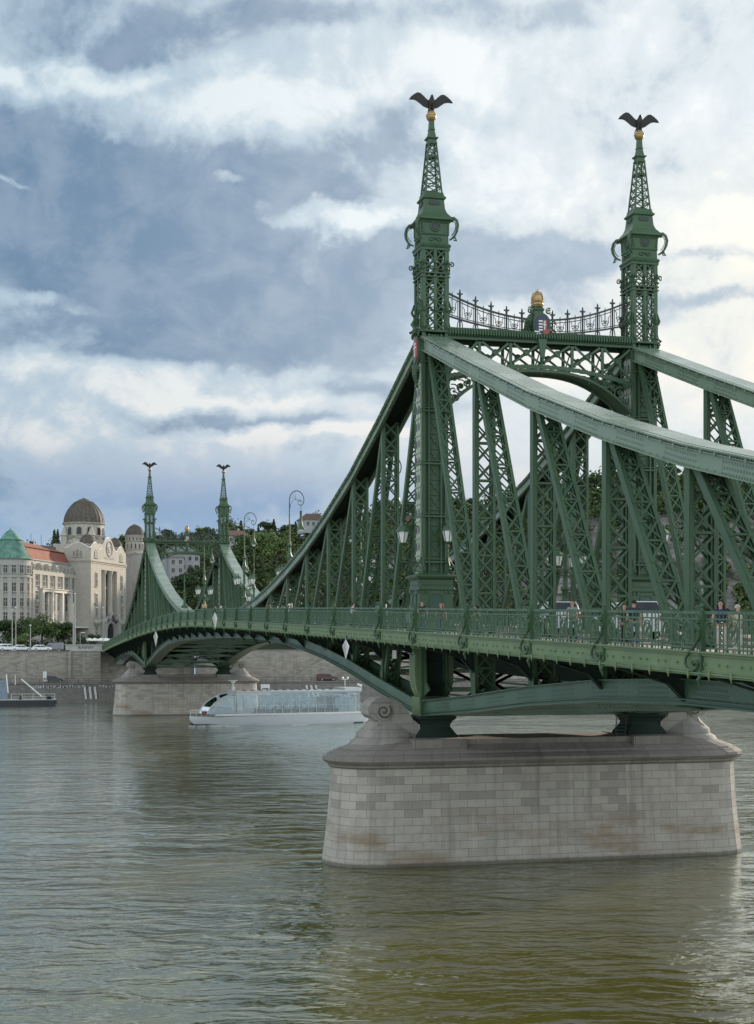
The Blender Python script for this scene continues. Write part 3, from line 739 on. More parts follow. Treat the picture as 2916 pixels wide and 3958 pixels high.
    m=MB(); m.prism(oval(.44,.76),fz(29.1,.10),.04); sh=m.build('shield_field',mat('shield_red',(.35,.03,.04),.45),shaft)
    m=MB()
    for (a,b,c_,d_) in((-.05,.05,-.35,.5),(-.24,.24,.14,.23),(-.17,.17,.34,.42)): m.prism([(a,c_),(b,c_),(b,d_),(a,d_)],fz(29.1,.135),.03)
    m.build('shield_cross',WHITE,shaft)
    m=MB(); m.prism([(-.36,-.42),(-.2,-.30),(-.12,-.38),(0,-.28),(.12,-.38),(.2,-.30),(.36,-.42),(.2,-.64),(0,-.72),(-.2,-.64)],fz(29.1,.13),.02); m.build('shield_hills',G,shaft)
    return shaft
tw=build_tower()
def place_tower(o,x,y,flip):
    o.location=(x,y,0); 
    if flip: o.rotation_euler=(0,0,math.pi)
t1=tw; place_tower(t1,0,-YT,False)
for (x,y,fl_) in((0,YT,True),(-175,-YT,False),(-175,YT,True)):
    c=copy_tree(tw,bridge); place_tower(c,x,y,fl_)
for c in kids(bridge):                      # eagles all face down-river the same way
    if c.name.startswith('tower') and abs(c.rotation_euler.z)>1:
        for k in kids(c):
            if k.name.startswith('eagle'): k.rotation_euler=(0,0,math.pi)
# ------------------------------------------------------------------ portal beam
def build_portal():
    m=MB(); Y=5.68
    arc=lambda y:28.55-.80*(y/Y)**2
    arc2=lambda y:28.22-2.3*(abs(y)/Y)**2.6
    ys=[-Y+2*Y*k/24 for k in range(25)]
    for x in(-.72,.72):
        m.bx(x-.05,x+.05,-Y,Y,29.80,29.98); m.bx(x-.1,x+.1,-Y,Y,29.77,29.80); 
        for a,b in zip(ys,ys[1:]):
            m.bar((x,a,arc(a)-.16),(x,b,arc(b)-.12),.10,.24,(1,0,0)); m.bar((x,a,arc2(a)-.08),(x,b,arc2(b)-.08),.22,.10,(1,0,0))
        n=6
        for k in range(n+1):
            y=-Y+2*Y*k/n; m.bx(x-.04,x+.04,y-.09,y+.09,arc(y)-.2,29.7)
        for k in range(n):
            y0=-Y+2*Y*k/n; y1=-Y+2*Y*(k+1)/n; ym=(y0+y1)/2
            m.bar((x,y0,arc(y0)),(x,y1,29.80),.05,.13,(1,0,0)); m.bar((x,y1,arc(y1)),(x,y0,29.80),.05,.13,(1,0,0))
            zc=(arc(ym)+29.80)/2+.03; s=1 if x>0 else -1
            m.tube([(x-.04*s,ym,zc),(x+.10*s,ym,zc)],.19,14); ff=lambda u,v,x=x,s=s:(x+.11*s,u,v)
            ring(m,ff,ym,zc,.15,.15,.03,14,4)
            for (y,z,dy,dz) in((y0,29.80,1,-1),(y1,29.80,-1,-1),(y0,arc(y0),1,1),(y1,arc(y1),-1,1)):
                m.prism([(y,z),(y+dy*.26,z),(y,z+dz*.26)],lambda u,v,w,x=x:(x+w,u,v),.05)
        # spandrel scrollwork
        for s in(-1,1):
            fz=lambda u,v,x=x:(x,u,v)
            for (yy,zz,r) in((4.9,27.05,.42),(4.1,27.55,.28),(5.25,26.45,.3),(3.45,27.85,.18),(5.3,27.55,.2),(4.45,27.35,.16)):
                spiral(m,lambda u,v,x=x,s=s:(x,s*u,v),yy,zz,r,.04,1.2,1.6,.045,18,4); m.lathe([(0,0),(.09,.06),(0,.14)],6,(x,s*yy,zz-.07))
    for a,b in zip(ys,ys[1:]):   # soffit plate and top plate
        m.bar((0,a,arc2(a)+.02),(0,b,arc2(b)+.02),1.5,.06,(1,0,0))
    m.bx(-.85,.85,-Y,Y,29.98,30.05)
    for y in(-3.8,-1.9,0,1.9,3.8):
        m.box(0,y,29.6,1.4,.08,.08); m.box(0,y,28.3,1.4,.08,.08); m.bar((-.7,y,28.3),(.7,y,29.6),.06,.06)
    # hanging pins
    for y in(-3,0,3): m.lathe([(0,0),(.06,.08),(.03,.2)],6,(.7,y,arc2(y)-.3))
    pb=m.build('portal_beam',G,bridge)
    m=MB(); n=70
    for k in range(n):
        y=-Y+2*Y*(k+.5)/n
        [m.tube([(q_*.84,y,29.96),(q_*.95,y,30.06),(q_*.94,y,30.22),(q_*.82,y,30.36),(q_*.55,y,30.43)],.062,6) for q_ in(-1,1)]
    m.bx(-.86,.86,-Y,Y,30.05,30.32); m.build('ribbed_cornice',G,pb)
    # cresting railing (hanging curve)
    m=MB(); top=lambda y:31.30+1.35*(abs(y)/Y)**2.0; bot=lambda y:30.52+.78*(abs(y)/Y)**2.0
    for a,b in zip(ys,ys[1:]):
        m.bar((0,a,top(a)),(0,b,top(b)),.10,.10,(1,0,0)); m.bar((0,a,bot(a)),(0,b,bot(b)),.09,.09,(1,0,0)); m.bar((0,a,top(a)-.18),(0,b,top(b)-.18),.045,.045,(1,0,0)); m.bar((0,a,bot(a)+.12),(0,b,bot(b)+.12),.04,.04,(1,0,0))
    np_=12; sp=2*Y/np_
    for k in range(np_+1):
        y=-Y+sp*k
        if abs(y)<.6 or abs(y)>Y-.01: continue
        T,B=top(y),bot(y)
        m.tube([(0,y,30.3),(0,y,B),(0,y,T),(0,y,T+.30)],[.05,.055,.06,.075],5)
        m.bar((0,y-.15,T+.30),(0,y+.15,T+.30),.08,.08,(1,0,0)); m.tube([(0,y,T+.28),(0,y,T+.56)],[.07,.03],5); m.tube([(0,y-.14,T+.3),(0,y-.17,T+.36)],[.03,.02],4); m.tube([(0,y+.14,T+.3),(0,y+.17,T+.36)],[.03,.02],4)
        m.lathe([(.03,0),(.06,.05),(.03,.1)],6,(0,y,T-.05))
        hh=B-30.3
        for q in(-1,1):
            m.tube([(0,y+q*.03,B),(0,y+q*.12,B-hh*.2),(0,y+q*.16,B-hh*.55),(0,y+q*.12,30.42),(0,y+q*.05,30.34),(0,y+q*.02,30.48),(0,y+q*.07,30.55)],.032,4)
    for k in range(np_):
        y0=-Y+sp*k; y1=y0+sp; ym=(y0+y1)/2
        if abs(ym)<.6: continue
        f=lambda u,v:(0,u,v); T,B=top(ym),bot(ym); H=T-B
        m.tube([(0,ym,B-.05),(0,ym,T+.14)],[.025,.03],4); m.lathe([(0,0),(.035,.05),(0,.12)],5,(0,ym,T+.08))
        for y in(y0+.13,y1-.13): m.bar((0,y,bot(y)),(0,y,top(y)),.035,.035,(1,0,0))
        for q in(-1,1):
            spiral(m,lambda u,v,q=q,ym=ym:(0,ym+q*u,v),.13,B+H*.38,.12,.03,math.pi*.5,1.3,.026,12,3)
            m.tube([(0,ym,B+H*.2),(0,ym+q*.13,B+H*.2),(0,ym+q*.22,B+H*.4),(0,ym+q*.2,B+H*.62),(0,ym+q*.3,B+H*.75)],.024,3)
        m.lathe([(0,0),(.04,.05),(0,.1)],5,(0,ym,B+H*.38))
    m.build('cresting_railing',IRON,pb)
    # central crest
    m=MB(); m.square([(.46,30.3),(.48,30.4),(.36,30.5),(.32,30.8),(.38,31.2),(.28,31.35),(.28,31.75),(.34,31.85),(.24,32.0),(.24,32.12)])
    for s in(-1,1):
        fx=lambda u,v,s=s:(.35,s*u,v)
        spiral(m,fx,.75,31.0,.28,.04,0,1.5,.05,16,4); spiral(m,fx,.85,30.55,.24,.04,2,1.5,.05,16,4); spiral(m,fx,.58,31.75,.2,.03,1,1.5,.045,14,4)
        m.prism([(.35,30.35),(1.0,30.35),(.8,30.75),(.75,31.2),(.5,31.6),(.35,31.7)],lambda u,v,w,s=s:(w,s*u,v),.25)
    def oval(rx,rz,n=24): return [(rx*math.cos(2*math.pi*k/n),rz*math.sin(2*math.pi*k/n)) for k in range(n)]
    fr=lambda xo:(lambda u,v,w:(xo+w,u,30.78+v))
    m.prism(oval(.54,.74),fr(.78),.12)
    m.prism([(-.28,30.0),(.28,30.0),(.16,29.3),(.10,28.9),(-.10,28.9),(-.16,29.3)],lambda u,v,w:(.86+w,u,v),.16); m.tube([(.9,0,28.95),(.9,0,28.6)],[.12,.03],8)
    m.build('crest_pedestal',G,pb)
    m=MB(); m.prism(oval(.46,.66),fr(.86),.05); m.build('crest_shield',mat('crest_blue',(.012,.025,.06),.4),pb)
    m=MB()
    for k in range(4): m.prism([(-.24,-.30+k*.17),(.0,-.30+k*.17),(.0,-.21+k*.17),(-.24,-.21+k*.17)],fr(.90),.02)
    for(a,b,c_,d_) in((.10,.15,-.25,.3),(.04,.21,.02,.09),(.06,.19,.16,.22),(-.50,-.18,-.40,-.33),(-.44,-.1,-.52,-.45)): m.prism([(a,c_),(b,c_),(b,d_),(a,d_)],fr(.90),.02)
    m.build('crest_charge',WHITE,pb)
    m=MB(); m.prism([(.05,-.62),(.38,-.44),(.47,-.2),(.3,-.22),(.02,-.38)],fr(.90),.02); m.prism([(.02,.32),(.26,.32),(.26,-.28),(.14,-.36),(.02,-.28)],fr(.892),.01); m.build('crest_red_field',mat('crest_red',(.28,.05,.035),.5),pb)
    m=MB(); m.lathe([(.34,32.05),(.36,32.1),(.36,32.32),(.33,32.36),(.35,32.42),(.345,32.6),(.28,32.8),(.16,32.92),(.04,32.96)],16)
    m.lathe([(.365,32.10),(.39,32.14),(.365,32.18)],16); m.lathe([(.365,32.26),(.39,32.3),(.365,32.34)],16)
    for k in range(8):
        a=k*math.pi/4; m.tube([(.37*math.cos(a),.37*math.sin(a),32.35),(.36*math.cos(a),.36*math.sin(a),32.6),(.28*math.cos(a),.28*math.sin(a),32.83),(.03*math.cos(a),.03*math.sin(a),32.98)],.02,4)
    m.tube([(0,0,32.95),(0,.06,33.18)],.018,4); m.bar((0,-.05,33.06),(0,.12,33.1),.03,.03)
    m.build('gilded_crown',GOLD,pb,True,35)
    return pb
pb=build_portal(); pb2=copy_tree(pb,bridge); pb2.location=(-175,0,0)
# ------------------------------------------------------------------ piers
def stadium(rx,Lh,n=10):
    "outline of a stadium: half thickness rx, half length Lh"
    c=Lh-rx; pts=[]
    for k in range(n+1): a=-math.pi/2-math.pi/2+math.pi*k/n; pts.append((rx*math.cos(a),-c+rx*math.sin(a)))
    out=[]
    for k in range(n+1):
        a=math.pi+math.pi*k/n; out.append((rx*math.cos(a),-c+rx*math.sin(a)))
    for k in range(1,10): out.append((rx,-c+2*c*k/10))
    for k in range(n+1):
        a=0+math.pi*k/n; out.append((rx*math.cos(a),c+rx*math.sin(a)))
    for k in range(1,10): out.append((-rx,c-2*c*k/10))
    return out
def stad_loft(m,prof):
    rings=[];uvs=[]
    ref=stadium(2.5,12.3); per=[0]
    for k in range(len(ref)): a=ref[k];b=ref[(k+1)%len(ref)]; per.append(per[-1]+math.hypot(b[0]-a[0],b[1]-a[1]))
    acc=0;pz=None
    for (rx,Lh,z) in prof:
        if pz: acc+=math.hypot(rx-pz[0],z-pz[1])
        else: acc=z
        pz=(rx,z)
        rings.append([(x,y,z) for x,y in stadium(rx,Lh)]); uvs.append([(p,acc) for p in per])
    m.loft(rings,True,False,uvs); b=len(m.v)-len(rings[-1]); m.quadface(tuple(range(b,len(m.v))))
def build_pier():
    r=empty('stone_pier',(0,0,0))
    m=MB(); zs=[-2,0,.9,1.8,2.7,3.6,4.5,5.38]
    stad_loft(m,[(2.45+.42*((5.4-z)/5.4)**1.6 if z>=0 else 2.9,12.35+.5*((5.4-z)/5.4)**1.6 if z>=0 else 12.9,z) for z in zs])
    m.build('pier_body',PIER,r)
    m=MB(); stad_loft(m,[(2.45,12.35,5.38),(2.6,12.5,5.48),(2.62,12.52,5.6),(2.78,12.7,5.68),(2.90,12.85,5.82),(2.88,12.82,5.98),(2.70,12.6,6.08),(2.62,12.5,6.16),(2.55,12.4,6.20)])
    m.build('pier_cornice',PIERTOP,r)
    m=MB(); stad_loft(m,[(2.5,12.35,6.15),(2.45,12.25,6.3),(1.9,10.9,6.78),(1.78,10.7,6.85),(1.74,10.5,6.88)])
    m.bx(-2.0,2.0,-5.2,5.2,6.2,6.98)
    for s in(-1,1): m.bx(-2.35,2.35,min(s*5.05,s*8.15),max(s*5.05,s*8.15),6.15,7.02)
    m.build('pier_top',PIERTOP,r)
    for s in(-1,1):
        m=MB()
        # plinth
        m.lathe([(2.42,6.15),(2.0,6.85),(1.72,7.0),(1.66,7.3),(1.4,7.5),(1.15,7.75),(.98,8.0),(.9,8.2)],20,(0,s*9.2,0),sx=.92)
        # scroll body, an extruded snail profile seen from the side
        pr=[(7.35,7.0),(10.35,7.0),(10.25,7.45),(9.90,7.75),(9.80,8.0),(10.15,8.12),(10.38,8.35),(10.42,8.65),(10.28,8.98),(9.95,9.25),(9.55,9.35),(9.10,9.28),(8.55,9.0),(8.10,8.55),(7.80,8.05),(7.40,7.75)]
        m.prism(pr,lambda u,v,w,s=s:(w,s*u,v),1.9)
        for sx in(-1,1):
            pr2=[(9.55+.5*math.cos(a*math.pi/9),8.55+.5*math.sin(a*math.pi/9)) for a in range(18)]
            m.prism(pr2,lambda u,v,w,s=s,sx=sx:(sx*(.99)+w,s*u,v),.2)
            spiral(m,lambda u,v,s=s,sx=sx:(sx*1.09,s*u,v),9.55,8.55,.44,.07,2.4,1.5,.07,26,5,rt=.04)
            m.lathe([(.14,0),(.0,.10)],8,(sx*1.05,s*9.55,8.55))
        m.build('scroll',SCROLL,r,True,35)
    return r
pA=build_pier(); tag(pA,'nearer tall granite pier with carved scroll ends standing in the river','pier','stone bridge piers')
pB=copy_tree(pA); pB.location=(-175,0,0); tag(pB,'distant stone pier in the river behind the tour boat','pier','stone bridge piers')
# ladder by the far bearing of the near pier
m=MB()
for y in(4.25,4.85): m.tube([(1.5,y,6.95),(1.6,y+.1,8.2)],.03,5)
for k in range(6): m.bar((1.5,4.25,7.1+k*.2),(1.5,4.9,7.1+k*.2),.03,.03)
tag(m.build('ladder',IRON),'thin dark metal ladder standing on the pier top beside the far bearing','ladder')
# white diamond navigation marks
def diamond(x,z0,z1,w,label):
    m=MB(); zm=(z0+z1)/2+.15*(z1-z0); d=[(-w,zm),(0,z1),(w,zm),(0,z0)]
    y=-10.62
    m.prism(d,lambda u,v,wv:(x+u*.8+wv,y+u*.6,v),.05); m.prism(d,lambda u,v,wv:(x+u*.5,y-u*.85+wv,v),.05)
    o=m.build('diamond_sign',WHITE); tag(o,label,'navigation sign','diamond navigation signs')
    m=MB(); m.bar((x,y+.05,z0),(x,y+.05,z1+.25),.06,.06); m.bar((x,y,z1),(x,y+.55,z1),.05,.05); m.build('sign_bracket',IRON,o)
diamond(-3.8,11.45,12.6,.26,'white diamond navigation sign hanging below the deck nearest the near pier')
diamond(-60.8,13.75,15.4,.30,'white diamond navigation sign fixed against the railing at mid river')
diamond(-120.5,12.0,14.1,.36,'white diamond navigation sign hanging at the far pier end')
m=MB(); m.box(-4.5,-7.45,11.7,.9,.05,.5); tag(m.build('notice_plate',WHITE),'small white plate fixed to the bridge frame beneath the deck','sign')
# ------------------------------------------------------------------ water
def water_mat():
    m=bpy.data.materials.new('river_water'); m.use_nodes=True; q=NT(m.node_tree); b=q.n['Principled BSDF']
    p=q.node('ShaderNodeNewGeometry').outputs['Position']
    c=q.ramp(q.noise(p,.05,4),[(.3,(.100,.094,.021)),(.7,(.130,.120,.030))])
    q.l.new(c,b.inputs['Base Color'])
    b.inputs['Roughness'].default_value=.5; b.inputs['IOR'].default_value=1.33; b.inputs['Specular IOR Level'].default_value=0.0
    # wind ripples, longer along the bank-to-bank direction
    pr=q.node('ShaderNodeMapping',{'Vector':p,'Rotation':(0,0,math.radians(12))}); pr=pr.outputs[0]
    warp=q.vec('ADD',pr,q.vec('MULTIPLY',q.vec('SUBTRACT',q.noise(p,.22,3,out=1),(.5,.5,.5)),(3,3,0)))
    s1=q.noise(q.vec('MULTIPLY',warp,(.50,.16,1)),1.0,2,.5,.3)
    s2=q.noise(q.vec('MULTIPLY',warp,(1.5,.55,1)),1.0,2,.5,.4)
    s3=q.noise(q.vec('MULTIPLY',p,(4.5,2.2,1)),1.0,2,.5)
    calm=q.maprange(q.noise(p,.030,4,.6,.6),.35,.65,.45,1.2)
    h=q.math('ADD',q.math('MULTIPLY',s1,.62),q.math('ADD',q.math('MULTIPLY',s2,.25),q.math('MULTIPLY',s3,.055)))
    h=q.math('MULTIPLY',h,calm)
    edd=q.noise(q.vec('MULTIPLY',p,(2.4,1.1,1)),1.0,4,.6,1.2)   # turbulence where the current leaves the pier ends
    for (ex,ey,rx_,ry_,am) in((-2.2,-17.0,1.7,6.5,.42),(1.6,14.5,2.6,2.6,.38),(5,-20,9,9,.18)):
        e_=q.maprange(q.vec('LENGTH',q.vec('MULTIPLY',q.vec('SUBTRACT',p,(ex,ey,0)),(1/rx_,1/ry_,0))),1.0,.1,0,am); h=q.math('ADD',h,q.math('MULTIPLY',edd,e_))
    bn=q.node('ShaderNodeBump',{'Height':h,'Strength':1.0,'Distance':.66}); q.l.new(bn.outputs[0],b.inputs['Normal'])
    gl=q.node('ShaderNodeBsdfGlossy',{0:(.95,1,1,1),1:.09}); q.l.new(bn.outputs[0],gl.inputs['Normal'])
    fr=q.node('ShaderNodeFresnel',{0:1.33}); q.l.new(bn.outputs[0],fr.inputs['Normal'])
    k=q.math('MINIMUM',q.math('MULTIPLY',fr.outputs[0],1.65),.92)
    mx=q.node('ShaderNodeMixShader'); q.l.new(k,mx.inputs[0]); q.l.new(b.outputs[0],mx.inputs[1]); q.l.new(gl.outputs[0],mx.inputs[2]); q.l.new(mx.outputs[0],q.n['Material Output'].inputs[0])
    MATS['water']=m; return m
WATER=water_mat()
m=MB(); m.v=[(-246,-900,0),(170,-900,0),(170,1300,0),(-246,1300,0)]; m.quadface((0,1,2,3)); tag(m.build('river_water',WATER),kind='structure')
# ------------------------------------------------------------------ far bank
XW=-248.0
def ground(name,pts,matl):
    m=MB(); m.v=pts; m.quadface(tuple(range(len(pts)))); return tag(m.build(name,matl),kind='structure')
TURF=mat('ground_grass',(.06,.075,.03),.95,0,.4,.2)
ground('far_ground',[(-3000,-2500,10.7),(XW-1,-2500,10.7),(XW-1,3000,10.7),(-3000,3000,10.7)],TURF)
ground('embankment_road',[(-275,-400,10.72),(XW-.9,-400,10.72),(XW-.9,700,10.72),(-275,700,10.72)],ASPH)
ground('bridgehead_road',[(-345,-14,11.2),(-254,-10,11.2),(-254,10,11.2),(-345,30,11.2)],ASPH)
ground('lower_quay',[(-249,-400,3.9),(-232.5,-400,3.9),(-232.5,700,3.9),(-249,700,3.9)],ASPH)
def wallpiece(name,x,y0,y1,z0,z1,matl,label,th=1.0,zr=None,slope=0):
    m=MB(); L=y1-y0; zr=z1 if zr is None else zr
    m.v=[(x+slope,y0,z0),(x+slope,y1,z0),(x,y1,zr),(x,y0,z1),(x-th,y0,z0),(x-th,y1,z0),(x-th,y1,zr),(x-th,y0,z1)]
    m.quadface((0,1,2,3),[(0,0),(L,0),(L,zr-z0),(0,z1-z0)]); m.quadface((3,2,6,7),[(0,0),(L,0),(L,th),(0,th)]); m.quadface((5,4,7,6)); m.quadface((1,5,6,2),[(0,0),(th,0),(th,zr-z0),(0,zr-z0)]); m.quadface((4,0,3,7),[(0,0),(th,0),(th,z1-z0),(0,z1-z0)])
    o=m.build(name,matl)
    if label: tag(o,label,'wall')
    return o
wl=wallpiece('quay_wall',XW,-400,-17.6,3.6,10.6,QUAY,'tall rough stone quay wall left of the bridge under the parked cars')
m=MB(); m.bx(XW-.9,XW+.12,-400,-17.6,10.6,10.85); m.build('coping',PIERTOP,wl)
wb_=wallpiece('quay_wall',XW+.5,-17.0,-10.6,3.6,10.7,QUAY,'banded stone bastion section of quay wall between dark pillar and bridge abutment',1.5)
m=MB()
for k in range(10): m.bx(XW+.5,XW+.62,-17.0,-14.8,4.9+k*.56,5.3+k*.56); m.bx(XW+.5,XW+.62,-12.4,-10.6,4.9+k*.56,5.3+k*.56)
m.bx(XW+.5,XW+.9,-17.0,-10.6,3.6,4.9); m.bx(XW+.3,XW+1.1,-17.6,-17.0,3.6,10.8); m.build('quoin_bands',QUAY,wb_)
m=MB(); m.bx(XW-.4,XW+.7,-17.2,-9.8,10.7,11.0); m.bx(XW-.2,XW+.55,-18.2,-10.3,11.0,12.1); m.bx(XW-.4,XW+.7,-18.4,-10,12.1,12.25); pw=m.build('parapet',mat('parapet_stone',(.40,.385,.36),.85,0,.2,2),wb_)
def text(body,size,loc,rot,matl,name,parent=None,ext=.01):
    cu=bpy.data.curves.new(name,'FONT'); cu.body=body; cu.size=size; cu.extrude=ext; cu.align_x='CENTER'; cu.align_y='CENTER'; cu.materials.append(matl)
    o=bpy.data.objects.new(name,cu); scene.collection.objects.link(o); o.location=loc; o.rotation_euler=rot; o.parent=parent; return o
def scrawl(m,x,y0,y1,z0,z1,n,seed,r=.045):
    "spray paint squiggles on a wall facing +X"
    rr=random.Random(seed)
    for k in range(n):
        y=y0+(y1-y0)*(k+.5)/n; w_=(y1-y0)/n*.8; pts=[]
        for j in range(7): pts.append((x,y+rr.uniform(-.5,.5)*w_,z0+(z1-z0)*rr.random()))
        m.tube(pts,r,4)
m=MB(); scrawl(m,XW+.56,-15.6,-12.2,11.2,11.9,9,5,.05); m.build('graffiti',mat('graffiti_dark',(.10,.09,.10),.7),pw)
ab=empty('bridge_abutment',(-254,0,0)); tag(ab,'dark recessed stone abutment carrying the far end of the bridge','abutment')
m=MB(); m.bx(-10,3.0,-10.6,-8.6,3.0,10.9); m.bx(-10,3.0,8.6,10.6,3.0,10.9); m.bx(-10,-1.0,-8.6,8.6,3.0,10.4); m.build('abutment_wall',QUAY,ab)
wr=wallpiece('quay_wall',XW,10.6,71.5,3.6,10.85,QUAY,'stone quay wall seen beneath the bridge span right of the far pier')
m=MB(); m.bx(XW-.8,XW+.1,10.6,71.5,10.85,11.05); m.build('coping',PIERTOP,wr)
wr2=wallpiece('stair_wall',XW+3.2,31,43,3.6,3.9,QUAY,'sloping stone stair wall climbing the quay behind the tour boat',3.1,10.8)
m=MB()
for k in range(34): m.bx(XW+.2,XW+3.05,31+k*.35,31.35+k*.35,3.7,3.9+k*.20)
m.build('stair',QUAY,wr2)
wallpiece('quay_wall',XW-4,71.5,500,3.6,10.85,QUAY,'long quay wall continuing far right beyond the stairs')
lw=wallpiece('quay_slope',-232.5,-400,700,-1.0,3.9,QUAYD,'low sloping dark stone river wall along the waterline of the far bank',.6,slope=4.6)
m=MB(); m.bx(-233.4,-232.3,-400,700,3.9,4.15); m.build('slope_coping',PIERTOP,lw)
m=MB(); scrawl(m,-231.75,-25.5,-14.5,3.0,3.75,22,9,.08); scrawl(m,-231.75,-12,-8,3.1,3.7,6,10,.05); m.build('graffiti',mat('graffiti_pale',(.50,.50,.53),.7),lw)
m=MB(); scrawl(m,-231.7,-23,-14,3.05,3.7,14,12,.04); scrawl(m,-230.6,14,20,1.9,2.6,6,14,.04);m.build('graffiti',mat('graffiti_black',(.03,.03,.035),.7),lw)
# stone stairs set in the slope
def slope_stairs(yc,label):
    m=MB()
    for q in(-1.05,0,1.05):
        m.bar((-229.35,yc+q,.7),(-231.65,yc+q-.2,3.2),.42,.30,(0,1,0))
    tag(m.build('quay_steps',mat('pale_step',(.45,.44,.42),.8)),label,'steps','step kerbs on the river slope')
slope_stairs(-13.6,'three pale stone kerbs on the slope left of the distant pier')
slope_stairs(33.9,'three pale stone kerbs on the slope above the tour boat roof')
m=MB()
for y in range(-60,120,2): m.bx(-232.9,-232.82,y-.04,y+.04,4.15,5.0)
m.bx(-232.9,-232.82,-60,120,5.0,5.06); m.bx(-232.9,-232.82,-60,120,4.55,4.6)
tag(m.build('quay_railing',IRON),'thin iron railing along the edge of the lower quay','railing')
# ------------------------------------------------------------------ street lamps on the bridge
def scroll_lamp(candelabra=True):
    r=empty('bridge_lamp'); 
    m=MB(); m.lathe([(.40,0),(.40,.25),(.30,.35),(.34,.9),(.24,1.1),(.26,1.5),(.18,1.7),(.21,2.2),(.30,2.3),(.16,2.5),(.15,3.2),(.22,3.35),(.13,3.5),(.12,4.8),(.2,4.9),(.17,5.05),(.26,5.25),(.24,5.4),(.14,5.6),(.12,6.1),(.24,6.2),(.09,6.4),(.07,6.5),(.05,9.6)],12)
    m.build('pole',G,r,True,40)
    m=MB(); f=lambda u,v:(0,u,v)
    pts=[(0,0,9.4)]+[(0,.64-.64*math.cos(a*math.pi/10),9.9+.75*math.sin(a*math.pi/10)) for a in range(0,11)]
    pts+=[(0,1.20,9.62),(0,1.0,9.46),(0,.80,9.56),(0,.76,9.78),(0,.9,9.92),(0,1.03,9.84),(0,.99,9.72)]
    m.tube(pts,[.042]*len(pts),5); m.tube([(0,.02,9.1),(0,.10,9.55),(0,.3,9.85),(0,.5,9.95),(0,.75,9.9)],.022,4)
    for a in(1.9,2.4,2.9): m.tube([(0,.6,9.92),(0,.6+.3*math.cos(a),10.0+.35*math.sin(a)),(0,.64+.6*math.cos(a),9.9+.70*math.sin(a))],.012,3)
    m.tube([(0,1.0,9.46),(0,1.0,9.0)],.025,4); m.build('scroll_arm',G,r)
    m=MB(); m.lathe([(.02,9.05),(.14,9.0),(.10,8.9),(.11,8.2),(.16,8.0),(.22,7.78),(.38,7.60),(.38,7.55),(.22,7.57)],12,(0,1.0,0)); pl=m.build('pendant_lamp',G,r,True,40)
    m=MB(); m.lathe([(.22,7.56),(.20,7.46),(.12,7.36),(0,7.33)],10,(0,1.0,0)); m.build('bulb',GLASS_L,pl,True)
    if candelabra:
        for k in range(4):
            a=math.pi/4+k*math.pi/2; c,s=math.cos(a),math.sin(a); g=lambda rr,z:(rr*c,rr*s,z)
            m=MB(); m.tube([g(.1,3.4),g(.45,3.05),g(.9,3.15),g(1.1,3.45),g(1.1,3.6)],.045,5); m.tube([g(.1,3.45),g(1.15,3.45)],.03,4); spiral(m,lambda u,v:g(u,v),.75,3.1,.2,.03,3,1.3,.03,10,3)
            m.build('arm',G,r); lantern((1.1*c,1.1*s,3.6),r)
    return r
def lantern(p,parent,sc=1.0):
    m=MB(); x,y,z=p
    m.lathe([(.16*sc,0),(.30*sc,.55*sc)],6,p); g=m.build('lantern',GLASS_L,parent)
    m=MB(); m.lathe([(.05*sc,-.12*sc),(.19*sc,-.02*sc),(.17*sc,.02*sc)],6,p); m.lathe([(.31*sc,.55*sc),(.38*sc,.56*sc),(.36*sc,.64*sc),(.20*sc,.80*sc),(.08*sc,.86*sc),(.07*sc,.95*sc),(.02*sc,1.1*sc)],6,p)
    for k in range(6):
        a=k*math.pi/3; m.bar((x+.165*sc*math.cos(a),y+.165*sc*math.sin(a),z),(x+.31*sc*math.cos(a),y+.31*sc*math.sin(a),z+.55*sc),.03*sc,.03*sc)
    m.build('lantern_frame',G,g); return g
L0=scroll_lamp()
spots=[(-113.4,-4.9,0,'small curled street lamp with lanterns nearest the far left tower, gold band on its pole'),(-79,-4.9,0,'curled street lamp with four lanterns left of where the near truss meets the railing'),(-50,-5.3,0,'tall curled street lamp rising clear against the sky above the sloping chord'),(-18.5,-4.6,0,'curled street lamp just left of the near tower behind the truss'),
       (-133,5,math.pi,'curled street lamp on the far side of the bridge in front of the wooded hill'),(-66,5.2,math.pi,'curled street lamp of the far row behind the left truss lattice'),(-8,4.9,math.pi,'large curled street lamp whose bell hangs beneath the near chord, right of the near tower'),(20,4.9,math.pi,'curled street lamp of the far row hidden behind the rightmost truss posts')]
lamps=[]
for i,(x,y,rz,lb) in enumerate(spots):
    o=L0 if i==0 else copy_tree(L0); lamps.append(o)
    o.location=(x,y,zdeck(x)-.1); o.rotation_euler=(0,0,rz); o.scale=(1.05,1.05,1.13); tag(o,lb,'street lamp','curled street lamps on the bridge')
m=MB(); m.lathe([(.27,2.0),(.30,2.05),(.30,2.4),(.27,2.45)],12); m.build('gold_band',GOLD,lamps[0])
